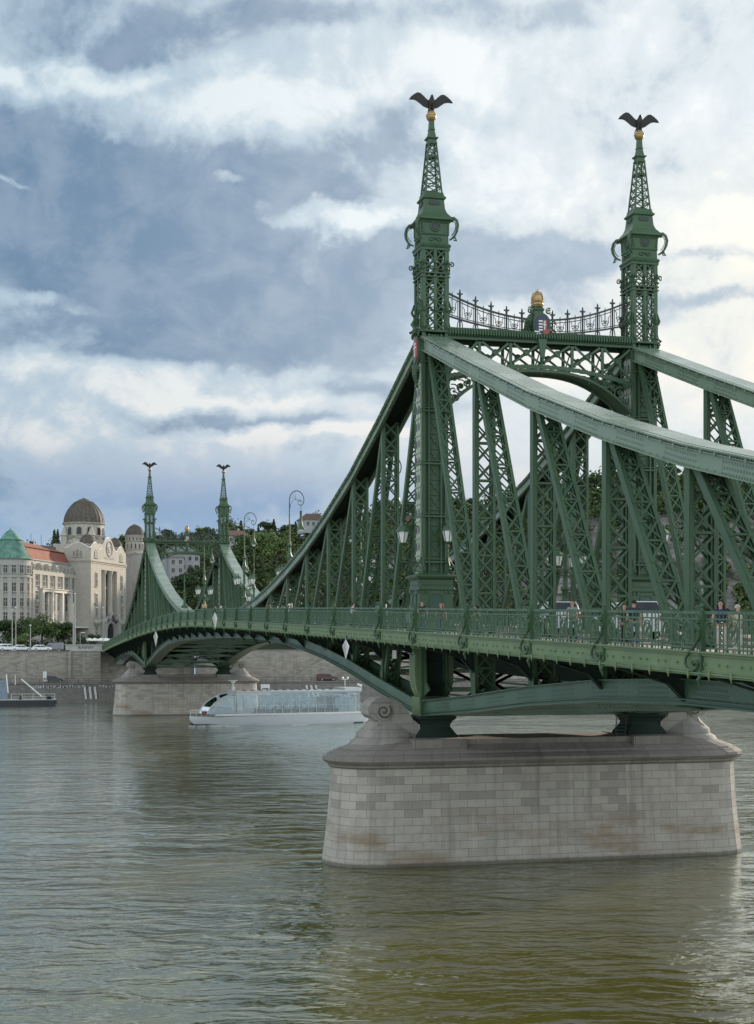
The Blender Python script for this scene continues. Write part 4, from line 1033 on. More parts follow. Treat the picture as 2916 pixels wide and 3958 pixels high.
# lanterns on brackets at the near tower
def wall_lantern(x,y,z,dx,dy,label):
    r=empty('wall_lantern',(x,y,z)); tag(r,label,'lantern','bracket lanterns on the towers')
    lantern((0,0,0),r,1.15)
    m=MB(); m.tube([(0,0,-.1),(0,0,-.9),(-dx*.15,-dy*.15,-1.1),(-dx,-dy,-1.1)],.04,5); m.tube([(-dx,-dy,.9),(-dx*.6,-dy*.6,1.1),(-dx*.2,-dy*.2,.95)],.04,5)
    for q in(-.4,-.7): m.lathe([(.03,0),(.08,.05),(.03,.1)],8,(0,0,q))
    m.build('bracket',G,r)
wall_lantern(0,-8.15,18.1,0,-1.0,'glazed lantern on a bracket left of the near tower')
wall_lantern(1.5,-5.9,18.1,.7,0,'glazed lantern on a bracket in front of the near tower')
wall_lantern(1.5,7.3,18.1,.7,0,'glazed lantern on a bracket at the far right tower')
m=MB(); m.square([(.5,0),(.45,.15),(.2,.4),(.12,.8),(.10,1.6),(.16,1.7),(.1,1.85),(.16,2.2),(.1,2.4),(.07,3.4),(.1,3.5),(.03,4.6)])
o=m.build('chord_finial',G); o.location=(-123,-6.4,zU(-123)); tag(o,'slim green finial post standing on the distant curved chord','finial')
# ------------------------------------------------------------------ people
SKIN=mat('skin',(.48,.28,.20),.6,0,.05,3); 
def cloth(n,c): return MATS.get(n) or mat(n,c,.85,0,.12,6)
def skin_obj(name,verts,edges,rad,m,parent,levels=1,root=0):
    me=bpy.data.meshes.new(name); me.from_pydata(verts,edges,[]); me.materials.append(m)
    o=bpy.data.objects.new(name,me); scene.collection.objects.link(o); o.parent=parent
    md=o.modifiers.new('skin','SKIN'); md.use_smooth_shade=True
    if not me.skin_vertices: me.skin_vertices.new()
    for i,r in enumerate(rad):
        me.skin_vertices[0].data[i].radius=(r[0],r[1]) if isinstance(r,tuple) else (r,r)
        me.skin_vertices[0].data[i].use_root=(i==root)
    s=o.modifiers.new('sub','SUBSURF'); s.levels=levels; s.render_levels=levels
    return o
def person(x,y,z,face,label,top,legs,hair,h=1.74,hairlen=0,lean=0.0,arms='down',cap=None,held=None):
    r=empty('person',(x,y,z),face); r.scale=(h/1.75,)*3; tag(r,label,'person')
    fx=lean
    hip=(0,0,.95); chest=(.02+fx*.5,0,1.28); neck=(.03+fx,0,1.48); 
    sh=[(fx*.9,s*.18,1.42) for s in(-1,1)]
    if arms=='rail': el=[(.16+fx*.6,s*.25,1.20) for s in(-1,1)]; hd=[(.36+fx,s*.20,1.16) for s in(-1,1)]
    elif arms=='walk': el=[(-.10*s,s*.25,1.16) for s in(-1,1)]; hd=[(.02-.16*s,s*.24,.92) for s in(-1,1)]
    else: el=[(0,s*.25,1.15) for s in(-1,1)]; hd=[(.08,s*.25,.90) for s in(-1,1)]
    V=[hip,(.01,0,1.1),chest,neck,(.035+fx,0,1.56),(.045+fx,0,1.64),(.03+fx,0,1.73),(0,-.10,.9),(.02,-.11,.5),(0,-.12,.09),(.14,-.12,.04),(0,.10,.9),(.02,.11,.5),(-.05,.12,.09),(.09,.12,.04)]
    E=[(0,1),(1,2),(2,3),(3,4),(4,5),(5,6),(0,7),(7,8),(8,9),(9,10),(0,11),(11,12),(12,13),(13,14)]
    Rr=[(.13,.10),(.12,.10),(.13,.11),.055,(.072,.066),(.085,.078),(.05,.05),.085,.06,.045,.035,.085,.06,.045,.035]
    for s in(0,1):
        b=len(V); V+=[sh[s],el[s],hd[s]]; E+=[(2,b),(b,b+1),(b+1,b+2)]; Rr+=[.055,.042,.028]
    body=skin_obj('body',V,E,Rr,SKIN,r)
    # face and hands
    m=MB(); hx=.13+fx
    m.lathe([(0,-.02),(.014,0),(.006,.045)],6,(hx-.008,0,1.62)); 
    m.build('nose',SKIN,r); fd=cloth('feature_dark',(.05,.02,.02))
    for s in(-1,1):
        m=MB(); m.lathe([(0,-.03),(.016,0),(0,.03)],6,(.03+fx,s*.085,1.63)); m.build('ear',SKIN,r)
        m=MB(); m.box(hx-.013,s*.03,1.655,.012,.022,.010); m.build('eye',fd,r)
    m=MB(); m.box(hx-.014,0,1.59,.010,.04,.008); m.build('mouth',fd,r)
    for s in(0,1):
        m=MB(); p=Vector(hd[s]); d=(p-Vector(el[s])).normalized(); sd=d.cross(Vector((0,0,1)) if abs(d.z)<.8 else Vector((1,0,0))).normalized()
        m.bar(p-d*.01,p+d*.07,.07,.03,sd)
        for k in range(4): q0=p+d*.06+sd*(k-1.5)*.019; q1=q0+d*(.035+.01*(k in(1,2))); q2=q1+d*.02+Vector((0,0,-.02)); m.tube([q0,q1,q2],.0085,4)
        t0=p+d*.01-sd*.034; m.tube([t0,t0+d*.03-sd*.02,t0+d*.055-sd*.02],.010,4)
        m.build('hand',SKIN,r)
    SV=[(0,0,.93),(.01,0,1.08),(chest),(fx*.9+.02,0,1.42)]; SE=[(0,1),(1,2),(2,3)]; SR=[(.165,.125),(.15,.12),(.165,.13),(.10,.10)]
    for s in(0,1):
        b=len(SV); mid=tuple(a*.45+c*.55 for a,c in zip(sh[s],el[s])); SV+=[sh[s],mid]; SE+=[(2,b),(b,b+1)]; SR+=[.082,.068]
    skin_obj('top',SV,SE,SR,top,r)
    TV=[(0,0,.96),(0,-.10,.86),(.02,-.11,.5),(0,-.12,.12),(0,.10,.86),(.02,.11,.5),(-.05,.12,.12)]
    skin_obj('trousers',TV,[(0,1),(1,2),(2,3),(0,4),(4,5),(5,6)],[(.15,.12),.10,.075,.06,.10,.075,.06],legs,r)
    m=MB(); rings=[]
    for j in range(7):
        a=j/6*math.pi*.55; rr=.105*math.sin(a)+.004; zz=1.645+.115*math.cos(a); rings.append([(.02+fx-.02*(j>3)+rr*math.cos(k*math.pi/6)*(1.05 if math.cos(k*math.pi/6)<0 or j<4 else .62),rr*.92*math.sin(k*math.pi/6),zz) for k in range(12)])
    m.loft(rings,True,True)
    if hairlen>0:
        m.tube([(-.05+fx,0,1.70),(-.09+fx,0,1.60),(-.10+fx*.7,0,1.50),(-.10+fx*.5,.01,1.60-hairlen)],[.085,.09,.085,.04],8)
        for s in(-1,1): m.tube([(0+fx,s*.08,1.69),(-.02+fx,s*.09,1.58),(-.03+fx*.8,s*.085,1.62-hairlen*.9)],[.04,.04,.02],6)
    m.build('hair',hair,r,True)
    return r
HB=cloth('hair_black',(.015,.012,.010)); HR=cloth('hair_red',(.22,.07,.03)); HG=cloth('hair_grey',(.45,.43,.40)); HBr=cloth('hair_brown',(.06,.035,.02))
JE=cloth('jeans',(.05,.07,.13)); BK=cloth('black_cloth',(.015,.015,.018)); 
ppl=[(-9.6,-8.9,math.pi*.5,'white-shirted person seen from behind, left of the near tower',cloth('white_cloth',(.72,.72,.78)),BK,HB,1.72,0,.06,'rail'),
 (6.0,-8.7,-.9,'dark-haired person in a black top in front of the tower pedestal',BK,JE,HB,1.80,0,0,'walk'),
 (9.5,-8.7,-.9,'red-haired person in a maroon top walking just right of the tower pedestal',cloth('maroon_cloth',(.065,.02,.02)),JE,HR,1.68,.32,0,'walk'),
 (16.2,-8.9,-2.0,'dark-haired person barely rising above the rail right of the pedestal',BK,BK,HB,1.56,.1,.1,'rail'),
 (27.9,-8.9,-.7,'short-haired person in a grey t-shirt cycling along the walkway',cloth('grey_cloth',(.20,.24,.23)),JE,HBr,1.78,0,.1,'rail'),
 (32.0,-8.6,-.3,'dark-haired person in black beside the one in the navy t-shirt',BK,BK,HB,1.63,.22,0,'walk'),
 (33.3,-8.8,2.9,'dark-haired person in a navy t-shirt turned towards a companion',cloth('navy_cloth',(.02,.03,.055)),JE,HB,1.78,0,0,'down'),
 (39.7,-8.8,-.6,'long-haired person in an open blue shirt near the right picture edge',cloth('blue_cloth',(.015,.026,.085)),cloth('pale_trousers',(.55,.52,.5)),HB,1.76,.3,.05,'walk'),
 (40.55,-8.7,.3,'pale-haired person in a beige top at the right picture edge',cloth('beige_cloth',(.50,.46,.36)),cloth('pale_trousers',(.55,.52,.5)),HG,1.62,0,0,'walk'),
 (-49.5,-8.9,-1.2,'fair-haired person in black standing left of the one in faded brown',BK,BK,HR,1.66,.1,.1,'rail'),
 (-38.7,-8.9,-1.2,'person in a faded brown shirt leaning on the railing',cloth('brown_cloth',(.20,.12,.09)),JE,HBr,1.62,0,.1,'rail'),
 (-31,-8.9,1.4,'person under a white sun hat at the railing',cloth('white_cloth',(.72,.72,.78)),JE,cloth('white_hat',(.8,.8,.8)),1.72,0,0,'down'),
 (-68.8,-8.9,1.4,'person in white above the middle diamond sign',cloth('white_cloth',(.72,.72,.78)),JE,HG,1.70,.1,0,'walk'),
 (-72.5,-8.9,-1.4,'person in dark clothes beside the person in white at mid span',BK,BK,HB,1.68,0,0,'walk')]
for (x,y,f_,lb,tp,lg,hr,h,hl,ln,ar) in ppl: person(x,y,zdeck(x)-.12,f_,lb,tp,lg,hr,h*.96,hl,ln,ar)
# ------------------------------------------------------------------ cars
TYRE=mat('tyre',(.02,.02,.02),.9); HUB=mat('hub',(.45,.45,.46),.35,.8); LAMPW=mat('headlamp',(.7,.7,.7),.15); LAMPR=mat('tail_lamp',(.35,.02,.02),.3)
def paint(n,c): 
    if n in MATS: return MATS[n]
    return mat(n,c,.28,0,.04,1)
def car(x,y,z,rz,label,color,kind='hatch',parent=None):
    r=empty('car',(x,y,z),rz); tag(r,label,'car')
    if kind=='van': body=[(-2.3,.35),(2.3,.35),(2.35,.7),(2.15,1.05),(1.55,1.2),(1.0,1.85),(-2.2,1.95),(-2.35,1.6)]; win=[(.95,1.75),(1.42,1.2),(.45,1.2),(.45,1.78)]; win2=[(.3,1.78),(.3,1.2),(-1.9,1.25),(-1.9,1.8)]
    elif kind=='suv': body=[(-2.2,.35),(2.2,.35),(2.25,.75),(2.0,1.0),(1.1,1.08),(.45,1.62),(-1.75,1.68),(-2.2,1.2)]; win=[(.36,1.55),(.98,1.1),(-.1,1.08),(-.1,1.56)]; win2=[(-.22,1.57),(-.22,1.08),(-1.9,1.12),(-1.6,1.58)]
    else: body=[(-2.1,.3),(2.1,.3),(2.15,.62),(1.9,.85),(1.0,.95),(.3,1.42),(-1.3,1.45),(-2.05,1.0)]; win=[(.22,1.36),(.86,.97),(-.2,.95),(-.2,1.38)]; win2=[(-.3,1.38),(-.3,.95),(-1.75,.99),(-1.25,1.38)]
    m=MB(); n=len(body); belt=1.05 if kind!='hatch' else .9
    rings=[]
    for yy,sc in((-.86,.0),(-.80,.04),(.80,.04),(.86,0)): pass
    for wy,ins in((-.88,.05),(-.84,0),(.84,0),(.88,.05)):
        rings.append([(u*(1-ins*.4),wy*(1 if v<belt else .84),v-(ins if v>1.2 else 0)+(ins if v<.5 else 0)) for u,v in body])
    m.loft(rings,True,True); bd=m.build('body',color,r,True,25)
    for s in(-1,1):
        m=MB()
        for wn in(win,win2): m.prism(wn,lambda u,v,w,s=s:(u,s*(.885-(v-belt)*.18/.6)*.93+w if v>belt+.05 else s*.83+w,v),.03)
        m.build('side_window',WINM,r)
    f0=body[4];f1=body[5]; b0=body[-1];b1=body[-2]
    m=MB(); m.bar((f0[0]+.0,0,f0[1]+.04),(f1[0]+.03,0,f1[1]-.02),1.38,.03,(0,1,0)); m.build('windscreen',WINM,r)
    m=MB(); m.bar((b0[0]-.02,0,b0[1]+.06),(b1[0]-.03,0,b1[1]-.05),1.3,.03,(0,1,0)); m.build('rear_window',WINM,r)
    for sx in(-1.3,1.35):
        for s in(-1,1):
            m=MB(); m.tube([(sx,s*.70,.32),(sx,s*.90,.32)],.32,18); wv=m.build('wheel',TYRE,r,True,40); m=MB(); m.tube([(sx,s*.89,.32),(sx,s*.915,.32)],.20,12); m.build('rim',HUB,wv)
    for s in(-1,1):
        m=MB(); m.box(body[2][0]-.06,s*.62,.72,.14,.34,.14); m.build('headlight',LAMPW,r); m=MB(); m.box(body[0][0]+.02,s*.7,.95,.1,.2,.22); m.build('tail_light',LAMPR,r)
    return r
PW=paint('car_white',(.72,.73,.74)); PG=paint('car_grey',(.20,.21,.22)); PD=paint('car_dark',(.03,.03,.035)); PR=paint('car_red',(.09,.018,.018))
car(-251.5,-30.4,10.72,math.pi/2,'white estate car parked on the embankment at the left picture edge',PW,'suv')
car(-255,-27.4,10.72,math.pi/2,'small white car nose to tail behind the left picture edge car',PW,'hatch')
car(-251.5,-23.2,10.72,math.pi/2,'long low white car parked right of the lamp pole on the embankment',PW,'hatch')
car(-256,-20.6,10.72,-math.pi/2,'grey van on the embankment road beside the white cars',PG,'van')
car(-245.5,-20.9,3.92,math.pi/2,'dark car parked on the lower quay next to the white pillar sign',PD,'hatch')
car(-244.5,40.0,3.92,math.pi/2,'dark red car parked on the lower quay above the tour boat',PR,'suv')
def rd(x): return zdeck(x)-.12
for (x,y,rz,lb,c,k) in((19.5,-3.0,math.pi,'white van top showing over the railing above the pedestal right side',PW,'suv'),(36.9,-3.4,math.pi,'white car on the roadway behind the person in navy',PW,'hatch'),(43.2,-4.2,math.pi,'white car partly hidden behind the blue-shirted person at right',PW,'hatch'),(10.5,-3.2,math.pi,'pale car on the bridge roadway near the tower pedestal',PW,'suv'),(-14,-3.0,math.pi,'silver car behind the railing left of the near tower',paint('car_silver',(.5,.52,.53)),'suv')):
    if k=='van' or True: car(x,y,rd(x),rz+math.atan2(0,1),lb,c,k)
# bicycle ridden by the person in the grey t-shirt
b=empty('bicycle',(28.1,-9.15,zdeck(28.1)-.12),-.7); tag(b,'thin dark bicycle held by the person in the grey t-shirt','bicycle')
for sx in(-.52,.52): m=MB(); ring(m,lambda u,v:(u,0,v),sx,.34,.33,.33,.018,20,4); [m.tube([(sx,0,.34),(sx+.32*math.cos(a*math.pi/4),0,.34+.32*math.sin(a*math.pi/4))],.004,3) for a in range(8)]; m.build('wheel',TYRE,b)
m=MB(); m.tube([(-.52,0,.34),(-.05,0,.30),(.38,0,.85),(-.2,0,.85),(-.05,0,.3)],.02,5); m.tube([(-.52,0,.34),(-.2,0,.85),(-.24,0,.98)],.018,5); m.tube([(.52,0,.34),(.38,0,.85),(.34,0,1.0)],.02,5); m.build('frame',IRON,b)
m=MB(); m.tube([(.30,-.25,1.03),(.36,-.1,1.02),(.36,.1,1.02),(.30,.25,1.03)],.015,5); m.build('handlebar',IRON,b); m=MB(); m.box(-.24,0,1.0,.26,.13,.06); m.build('saddle',TYRE,b)
# ------------------------------------------------------------------ tour boat
bt=empty('tour_boat',(-141.6,10.0,0),math.radians(-80)); tag(bt,'white glass-roofed river tour boat passing in front of the distant pier','boat')
BW=paint('boat_white',(.50,.53,.55))
m=MB(); rings=[]
for (x,hb,zt,zk,hw) in((14.0,.05,1.45,.9,.02),(13.2,.9,1.4,.1,.3),(11.5,1.8,1.4,-.4,1.1),(8.5,2.5,1.42,-.5,2.1),(3,2.7,1.45,-.5,2.5),(-8,2.7,1.5,-.5,2.5),(-13.2,2.6,1.6,-.5,2.4),(-14,2.4,1.6,.1,2.2)):
    rings.append([(x,-hb,zt),(x,-hb*.98,zt*.6),(x,-hw,zk),(x,hw,zk),(x,hb*.98,zt*.6),(x,hb,zt)])
m.loft(rings,True,True); m.build('hull',BW,bt,True,30)
m=MB()
for (x0,x1) in((-14.05,10.8),):
    for s in(-1,1): m.bx(x0,x1,min(s*2.55,s*2.74),max(s*2.55,s*2.74),1.5,1.78)
    m.bx(-14,10.8,-2.5,2.5,1.5,1.58)
m.build('gunwale',WHITE,bt)
m=MB()
rings=[[(14.02,-.06,.95),(14.02,.06,.95)],]
for s in(-1,1): m.prism([(13.3,.0),(13.8,.3),(12,.26),(4.5,.18),(-13.5,.16),(-13.5,.0)],lambda u,v,w,s=s:(u,s*(.35+2.4*min(1,(14.2-u)/5.8)**.6)*.93+w,v),.04)
m.build('boot_stripe',mat('boot_navy',(.02,.035,.05),.4),bt)
m=MB(); m.bx(-13.2,7.4,-2.4,2.4,4.85,5.18); m.bx(-13.2,7.4,-2.55,2.55,5.0,5.12)
m.prism([(1.9,4.62),(7.4,4.55),(7.7,4.75),(7.2,4.95),(1.9,4.95)],lambda u,v,w:(u,w,v),5.0)
m.bx(-13.3,-10.4,-2.3,2.3,5.18,5.5); m.bx(-12.6,-10.9,-2.35,2.35,4.45,4.62); m.build('roof',BW,bt)
m=MB()
for k in range(12): m.box(-9+k*1.3,0,5.23,.5,.5,.1)
m.build('roof_hatch',IRON,bt)
def tinted():
    mm=bpy.data.materials.new('boat_glass'); mm.use_nodes=True; q=NT(mm.node_tree); b=q.n['Principled BSDF']
    tr=q.node('ShaderNodeBsdfTransparent',{0:(.84,.88,.90,1)}); gl=q.node('ShaderNodeBsdfGlossy',{0:(.9,.95,1,1),1:.05}); fr=q.node('ShaderNodeFresnel',{0:1.5})
    k=q.math('ADD',q.math('MULTIPLY',fr.outputs[0],1.0),.04,clamp=True)
    mx=q.node('ShaderNodeMixShader'); q.l.new(k,mx.inputs[0]); q.l.new(tr.outputs[0],mx.inputs[1]); q.l.new(gl.outputs[0],mx.inputs[2])
    q.l.new(mx.outputs[0],q.n['Material Output'].inputs[0]); return mm
BG=tinted()
m=MB(); arc=[(11.9,1.78),(11.75,2.1),(11.3,2.8),(10.6,3.5),(9.6,4.15),(8.6,4.55),(7.3,4.86)]
for (a,b) in zip(arc,arc[1:]): m.bar((a[0],0,a[1]),(b[0],0,b[1]),4.0,.03,(0,1,0))
for s in(-1,1):
    m.prism([(7.4,1.78)]+arc+[(7.3,4.86)],lambda u,v,w,s=s:(u,s*2.1+w,v),.03)
    m.bx(-13.0,7.3,min(s*2.3,s*2.33),max(s*2.3,s*2.33),1.78,4.85)
m.build('glazing',BG,bt)
m=MB()
for s in(-1,1):
    m.tube([(p[0],s*2.12,p[1]) for p in arc],.13,6)
    m.tube([(p[0]-.5,s*2.12,p[1]-.25) for p in arc[1:]],.06,5)
    m.tube([(6.1,s*2.36,1.7),(6.1,s*2.36,3.2),(6.2,s*2.36,4.2),(6.7,s*2.36,4.7)],.11,6)
    m.tube([(-12.2,s*2.36,1.7),(-12.2,s*2.36,3.6),(-12.0,s*2.36,4.4),(-11.4,s*2.36,4.7)],.12,6)
    for k in range(12): m.box(4.2-k*1.4,s*2.33,3.3,.05,.05,3.1)
    m.bx(-14,4.2,min(s*2.5,s*2.54),max(s*2.5,s*2.54),2.9,2.95); 
    for k in range(14): m.box(4.2-k*1.4,s*2.52,2.3,.04,.04,1.2)
m.tube([(9.6,0,4.2),(9.6,0,4.5)],.3,8)
m.build('frames',BW,bt)
m=MB(); 
for k in range(9):
    for s in(-1,1): m.bx(-9.5+k*1.5,-8.9+k*1.5,min(s*.6,s*2.0),max(s*.6,s*2.0),1.6,2.3)
m.build('seats',mat('seat_dark',(.06,.07,.08),.7),bt)
m=MB(); m.bx(7.6,10.6,-1.2,1.2,1.6,2.6); m.bx(-12.5,-9,-1.7,1.7,1.6,4.0); m.build('cabin',mat('cabin_grey',(.42,.46,.49),.5),bt)
m=MB()
m.tube([(7.2,.2,5.1),(7.2,.2,6.3)],.08,6); m.box(7.2,.2,6.75,1.4,.3,.10); m.lathe([(.05,6.3),(.35,6.45),(.4,6.6),(.1,6.7)],8,(7.2,.2,0)); m.box(7.1,.2,5.6,.4,.4,.4); m.build('radar_mast',WHITE,bt)
m=MB(); m.tube([(-11.4,0,5.4),(-11.4,0,6.9)],.06,5); m.bar((-11.9,0,6.7),(-10.8,0,6.7),.06,.06); m.build('light_mast',WHITE,bt)
m=MB()
for q in(-.5,.3): m.lathe([(0,-.2),(.18,-.1),(.2,.05),(.1,.2),(0,.22)],8,(-11.35+q,0,6.95))
m.build('mast_lamp',LAMPW,bt,True)
m=MB(); m.tube([(-13.3,0,5.1),(-13.6,0,6.2)],.03,4); m.build('flag_pole',WHITE,bt); m=MB(); m.loft([[(-13.6-.15*k,.08*math.sin(k*1.5),6.15-.05*k),(-13.55-.15*k,.08*math.sin(k*1.5),5.8-.06*k)] for k in range(6)],False); m.build('flag',WHITE,bt)
m=MB()
for s in(-1,1):
    m.tube([(13.9,s*.15,2.35),(12.6,s*1.2,2.35),(11.9,s*1.6,2.35)],.035,5); m.tube([(13.8,s*.2,1.95),(12.6,s*1.2,1.95)],.02,4)
    for x,y in((13.85,.15),(13.2,.75),(12.5,1.25)): m.tube([(x,s*y,1.4),(x,s*y,2.35)],.03,4)
    m.tube([(-12.3,s*2.5,2.6),(-14,s*2.3,2.6)],.03,4); m.tube([(-14,s*2.3,1.6),(-14,s*2.3,2.6)],.03,4)
m.build('bow_rail',WHITE,bt)
m=MB(); m.box(11.9,1.2,1.9,.7,1.4,.6); m.build('windlass',paint('windlass_red',(.16,.03,.04)),bt)
m=MB(); m.box(-14.3,0,.6,.7,4,.9); m.build('stern_platform',WHITE,bt)
for k,(x,s,c) in enumerate(((3.4,1,BK),(.7,1,BK),(-.6,1,BK),(-2.6,1,BK),(-3.6,1,BK))):
    c_,s_=math.cos(math.radians(-80)),math.sin(math.radians(-80)); px,py=-141.6+x*c_-1.2*s_*s,10+x*s_+1.2*c_*s
    person(px,py,1.55,-1.2+k*.6,['dark-clothed passenger nearest the bow inside the boat','second dark-clothed passenger from the bow in the boat','passenger at the middle of the glass saloon','fourth dark-clothed passenger from the bow in the boat','dark-clothed passenger nearest the stern in the boat'][k],c,BK,HB,1.5,0,0,'down')
# foam: bow wave and wake
FOAM=mat('foam',(.66,.68,.66),.9,0,.2,2,.6,6)
def foam(name,pts,label,seed):
    m=MB(); rr=random.Random(seed)
    for (x,y,rx,ry) in pts:
        for k in range(26):
            a=rr.random()*6.28; q=rr.random()**.7; px,py=x+rx*q*math.cos(a),y+ry*q*math.sin(a); s_=rr.uniform(.04,.13)
            m.lathe([(s_*1.6,0.0),(s_,s_*.35),(0,s_*.5)],6,(px,py,.0),rr.random(),1,1.8)
    tag(m.build(name,FOAM),label,kind='stuff')
foam('bow_wave',[(-138.6,-3.4,.25,.5),(-138.0,-1.9,.2,.8),(-137.3,-.1,.2,.9),(-136.9,2.4,.2,1.0),(-137.9,13,.15,1.2)],'white foam curling from the boat bow',3)
# ------------------------------------------------------------------ landing pontoon
pn=empty('landing_pontoon',(-219,-34,0)); tag(pn,'black-hulled landing pontoon with white rails and grey gangway at the left bank','pontoon')
m=MB(); m.prism([(-14,0),(12.4,0),(13.0,.5),(13.0,1.15),(-14,1.15)],lambda u,v,w:(w,u,v),5); m.build('hull',mat('pontoon_black',(.018,.022,.028),.5),pn)
m=MB(); m.bx(-2.6,2.6,-14,12.9,1.15,1.3); m.build('deck',mat('pontoon_deck',(.35,.36,.36),.7),pn)
m=MB()
for (a,b) in((-14,-1.6),(4.2,12.6)):
    for h in(1.8,2.4): m.bx(2.4,2.45,a,b,h,h+.06); 
    y=a
    while y<=b+.01: m.bx(2.38,2.46,y-.04,y+.04,1.3,2.45); y+=(b-a)/4
m.build('rail',WHITE,pn)
m=MB(); m.prism([(-1.2,1.3),(3.6,1.3),(3.2,5.0),(-.9,5.0)],lambda u,v,w:(.5-(v-1.3)*.9+w,u,v),.15); m.build('gangway',mat('gangway_grey',(.16,.20,.24),.6),pn)
m=MB()
for y in(-1.3,3.6): m.tube([(1.0,y,2.6),(-2,y*.9,6.2)],.13,5)
m.tube([(1.6,10.2,1.8),(-4,6.2,5.2)],.14,5); m.tube([(-6,5.0,4.0),(-6,5.0,6.0)],.1,5); m.build('strut',WHITE,pn)
m=MB()
for y in(-3.2,6.0): m.lathe([(.35,0),(.3,.8),(.4,.9),(0,1)],8,(2.2,y,1.2)); m.lathe([(.5,0),(.5,.7),(0,.75)],8,(2.0,11.5,1.25))
m.build('bollard',IRON,pn)
def sign_post(name,p,w_,h_,label,post=1.0):
    r=empty(name,p); tag(r,label,'sign'); m=MB(); m.box(0,0,post+h_/2,.12,w_,h_); m.build('sign_board',WHITE,r)
    m=MB(); m.box(-.02,0,post/2,.1,.12,post); m.box(-.02,0,.12,.5,.5,.24); m.box(.07,0,post+h_*.25,.02,w_*.7,.25); m.build('sign_post',IRON,r)
sign_post('quay_sign',(-236,-22.9,3.9),.75,2.1,'tall white pillar sign on the lower quay beside the dark car',.5)
sign_post('quay_sign',(-232,-33.2,3.9),.5,.9,'small white sign above the pontoon at the left picture edge',1.0)
sign_post('water_sign',(-231.0,23.5,2.0),2.0,1.3,'pale square board on the river slope right of the distant pier',.3)
# poles on the embankment
def pole(xd,yt,X,label,r=.11,arm=0,n='lamp_pole'):
    u=(xd*K-1458)/FPX; tt=(X-CX)/(-CA+SA*u); y=CY+tt*(SA+CA*u); zt=CZ+(HOR-yt*K)/FPX*tt
    e=empty(n,(X,y,10.7)); tag(e,label,'pole')
    m=MB(); m.tube([(0,0,0),(0,0,1.2),(0,0,zt-10.7)],[r*1.4,r,r*.7],8); m.lathe([(r*2,0),(r*2,.15),(r*1.4,.3)],8); m.build('pole',mat('pole_grey',(.30,.32,.30),.5) if 'pole_grey' not in MATS else MATS['pole_grey'],e)
    m=MB(); m.box(0,arm*.6,zt-10.7,.25,.9 if arm else .45,.18); m.build('lamp_head',LAMPW,e)
pole(67,1369,-251,'slender pale lamp pole between the white cars')
pole(27,1335,-262,'thin tall pole in front of the round corner tower, left of a pair')
pole(35,1330,-262,'thin tall pole in front of the round corner tower, right of a pair')
pole(161,1325,-262,'tall mast left of a close pair beside the bathhouse steps',.14)
pole(164.5,1300,-263,'taller mast right of a close pair beside the bathhouse steps',.16)
pole(176,1385,-262,'short lamp pole on the embankment left of the bridgehead',.08,1)
pole(226,1330,-270,'thin pole in front of the arched bath entrance',.07)
# ------------------------------------------------------------------ hotel and baths
HZ=10.7
hrot=math.atan2(.427,-.904)
ho=empty('bath_hotel',(-330.7,-24.3,HZ),hrot); tag(ho,'cream art nouveau bath and hotel building with red tiled roofs beside the bridgehead','hotel')
# local: x along the facade away from the river, -y outward towards the bridge, z up from ground
def hz(zabs): return zabs-HZ
m=MB(); m.bx(0,30,0,14,0,hz(32.6)); m.bx(0.6,29.5,1.6,14,hz(32.6),hz(35.9)); m.bx(28.5,60,.0,14,0,hz(31.2)); m.bx(29,60,1.4,14,hz(31.2),hz(33.4))
m.bx(-.15,30.1,-.35,1.6,hz(32.45),hz(32.75)); m.bx(-.1,30,-.2,0,hz(32.1),hz(32.45)); m.bx(.4,29.5,1.3,1.6,hz(35.7),hz(36.0)); m.bx(28.5,60,-.3,1.4,hz(31.0),hz(31.3))
pil=MB()
for x in(.6,5.2,10.4,15.6,20.8,26.0,29.4): pil.bx(x-.75,x+.75,-.40,0,hz(17.5),hz(32.1))
m.bx(0,30,-.5,0,0,hz(17.6)); m.bx(0,30,-1.1,-.5,hz(17.1),hz(17.6))
m.build('wall',HSTG,ho); pil.bx(-.15,30.1,-.45,.0,hz(31.6),hz(32.44)); pil.build('pilasters',HST,ho)  # wall behind the pilasters coloured darker for shading contrast
m=MB()   # wavy parapet with small arched dormers
for k in range(6):
    x=2.6+k*5.2
    if x<29: 
        m.tube([(x-2.3,-.1,hz(33.2)),(x-1.8,-.1,hz(32.85)),(x-.9,-.1,hz(32.9)),(x-.5,-.1,hz(33.7)),(x,-.1,hz(34.2)),(x+.5,-.1,hz(33.7)),(x+.9,-.1,hz(32.9)),(x+1.8,-.1,hz(32.85)),(x+2.3,-.1,hz(33.2))],.14,5)
        m.bx(x-.75,x+.75,.6,1.7,hz(32.7),hz(34.9))
for x in(34,39.5,45,50,55): m.tube([(x-2.3,-.1,hz(32)),(x-1.8,-.1,hz(31.6)),(x-.5,-.1,hz(32.3)),(x,-.1,hz(32.8)),(x+.5,-.1,hz(32.3)),(x+1.8,-.1,hz(31.6)),(x+2.3,-.1,hz(32))],.14,5)
m.build('parapet',HST,ho)
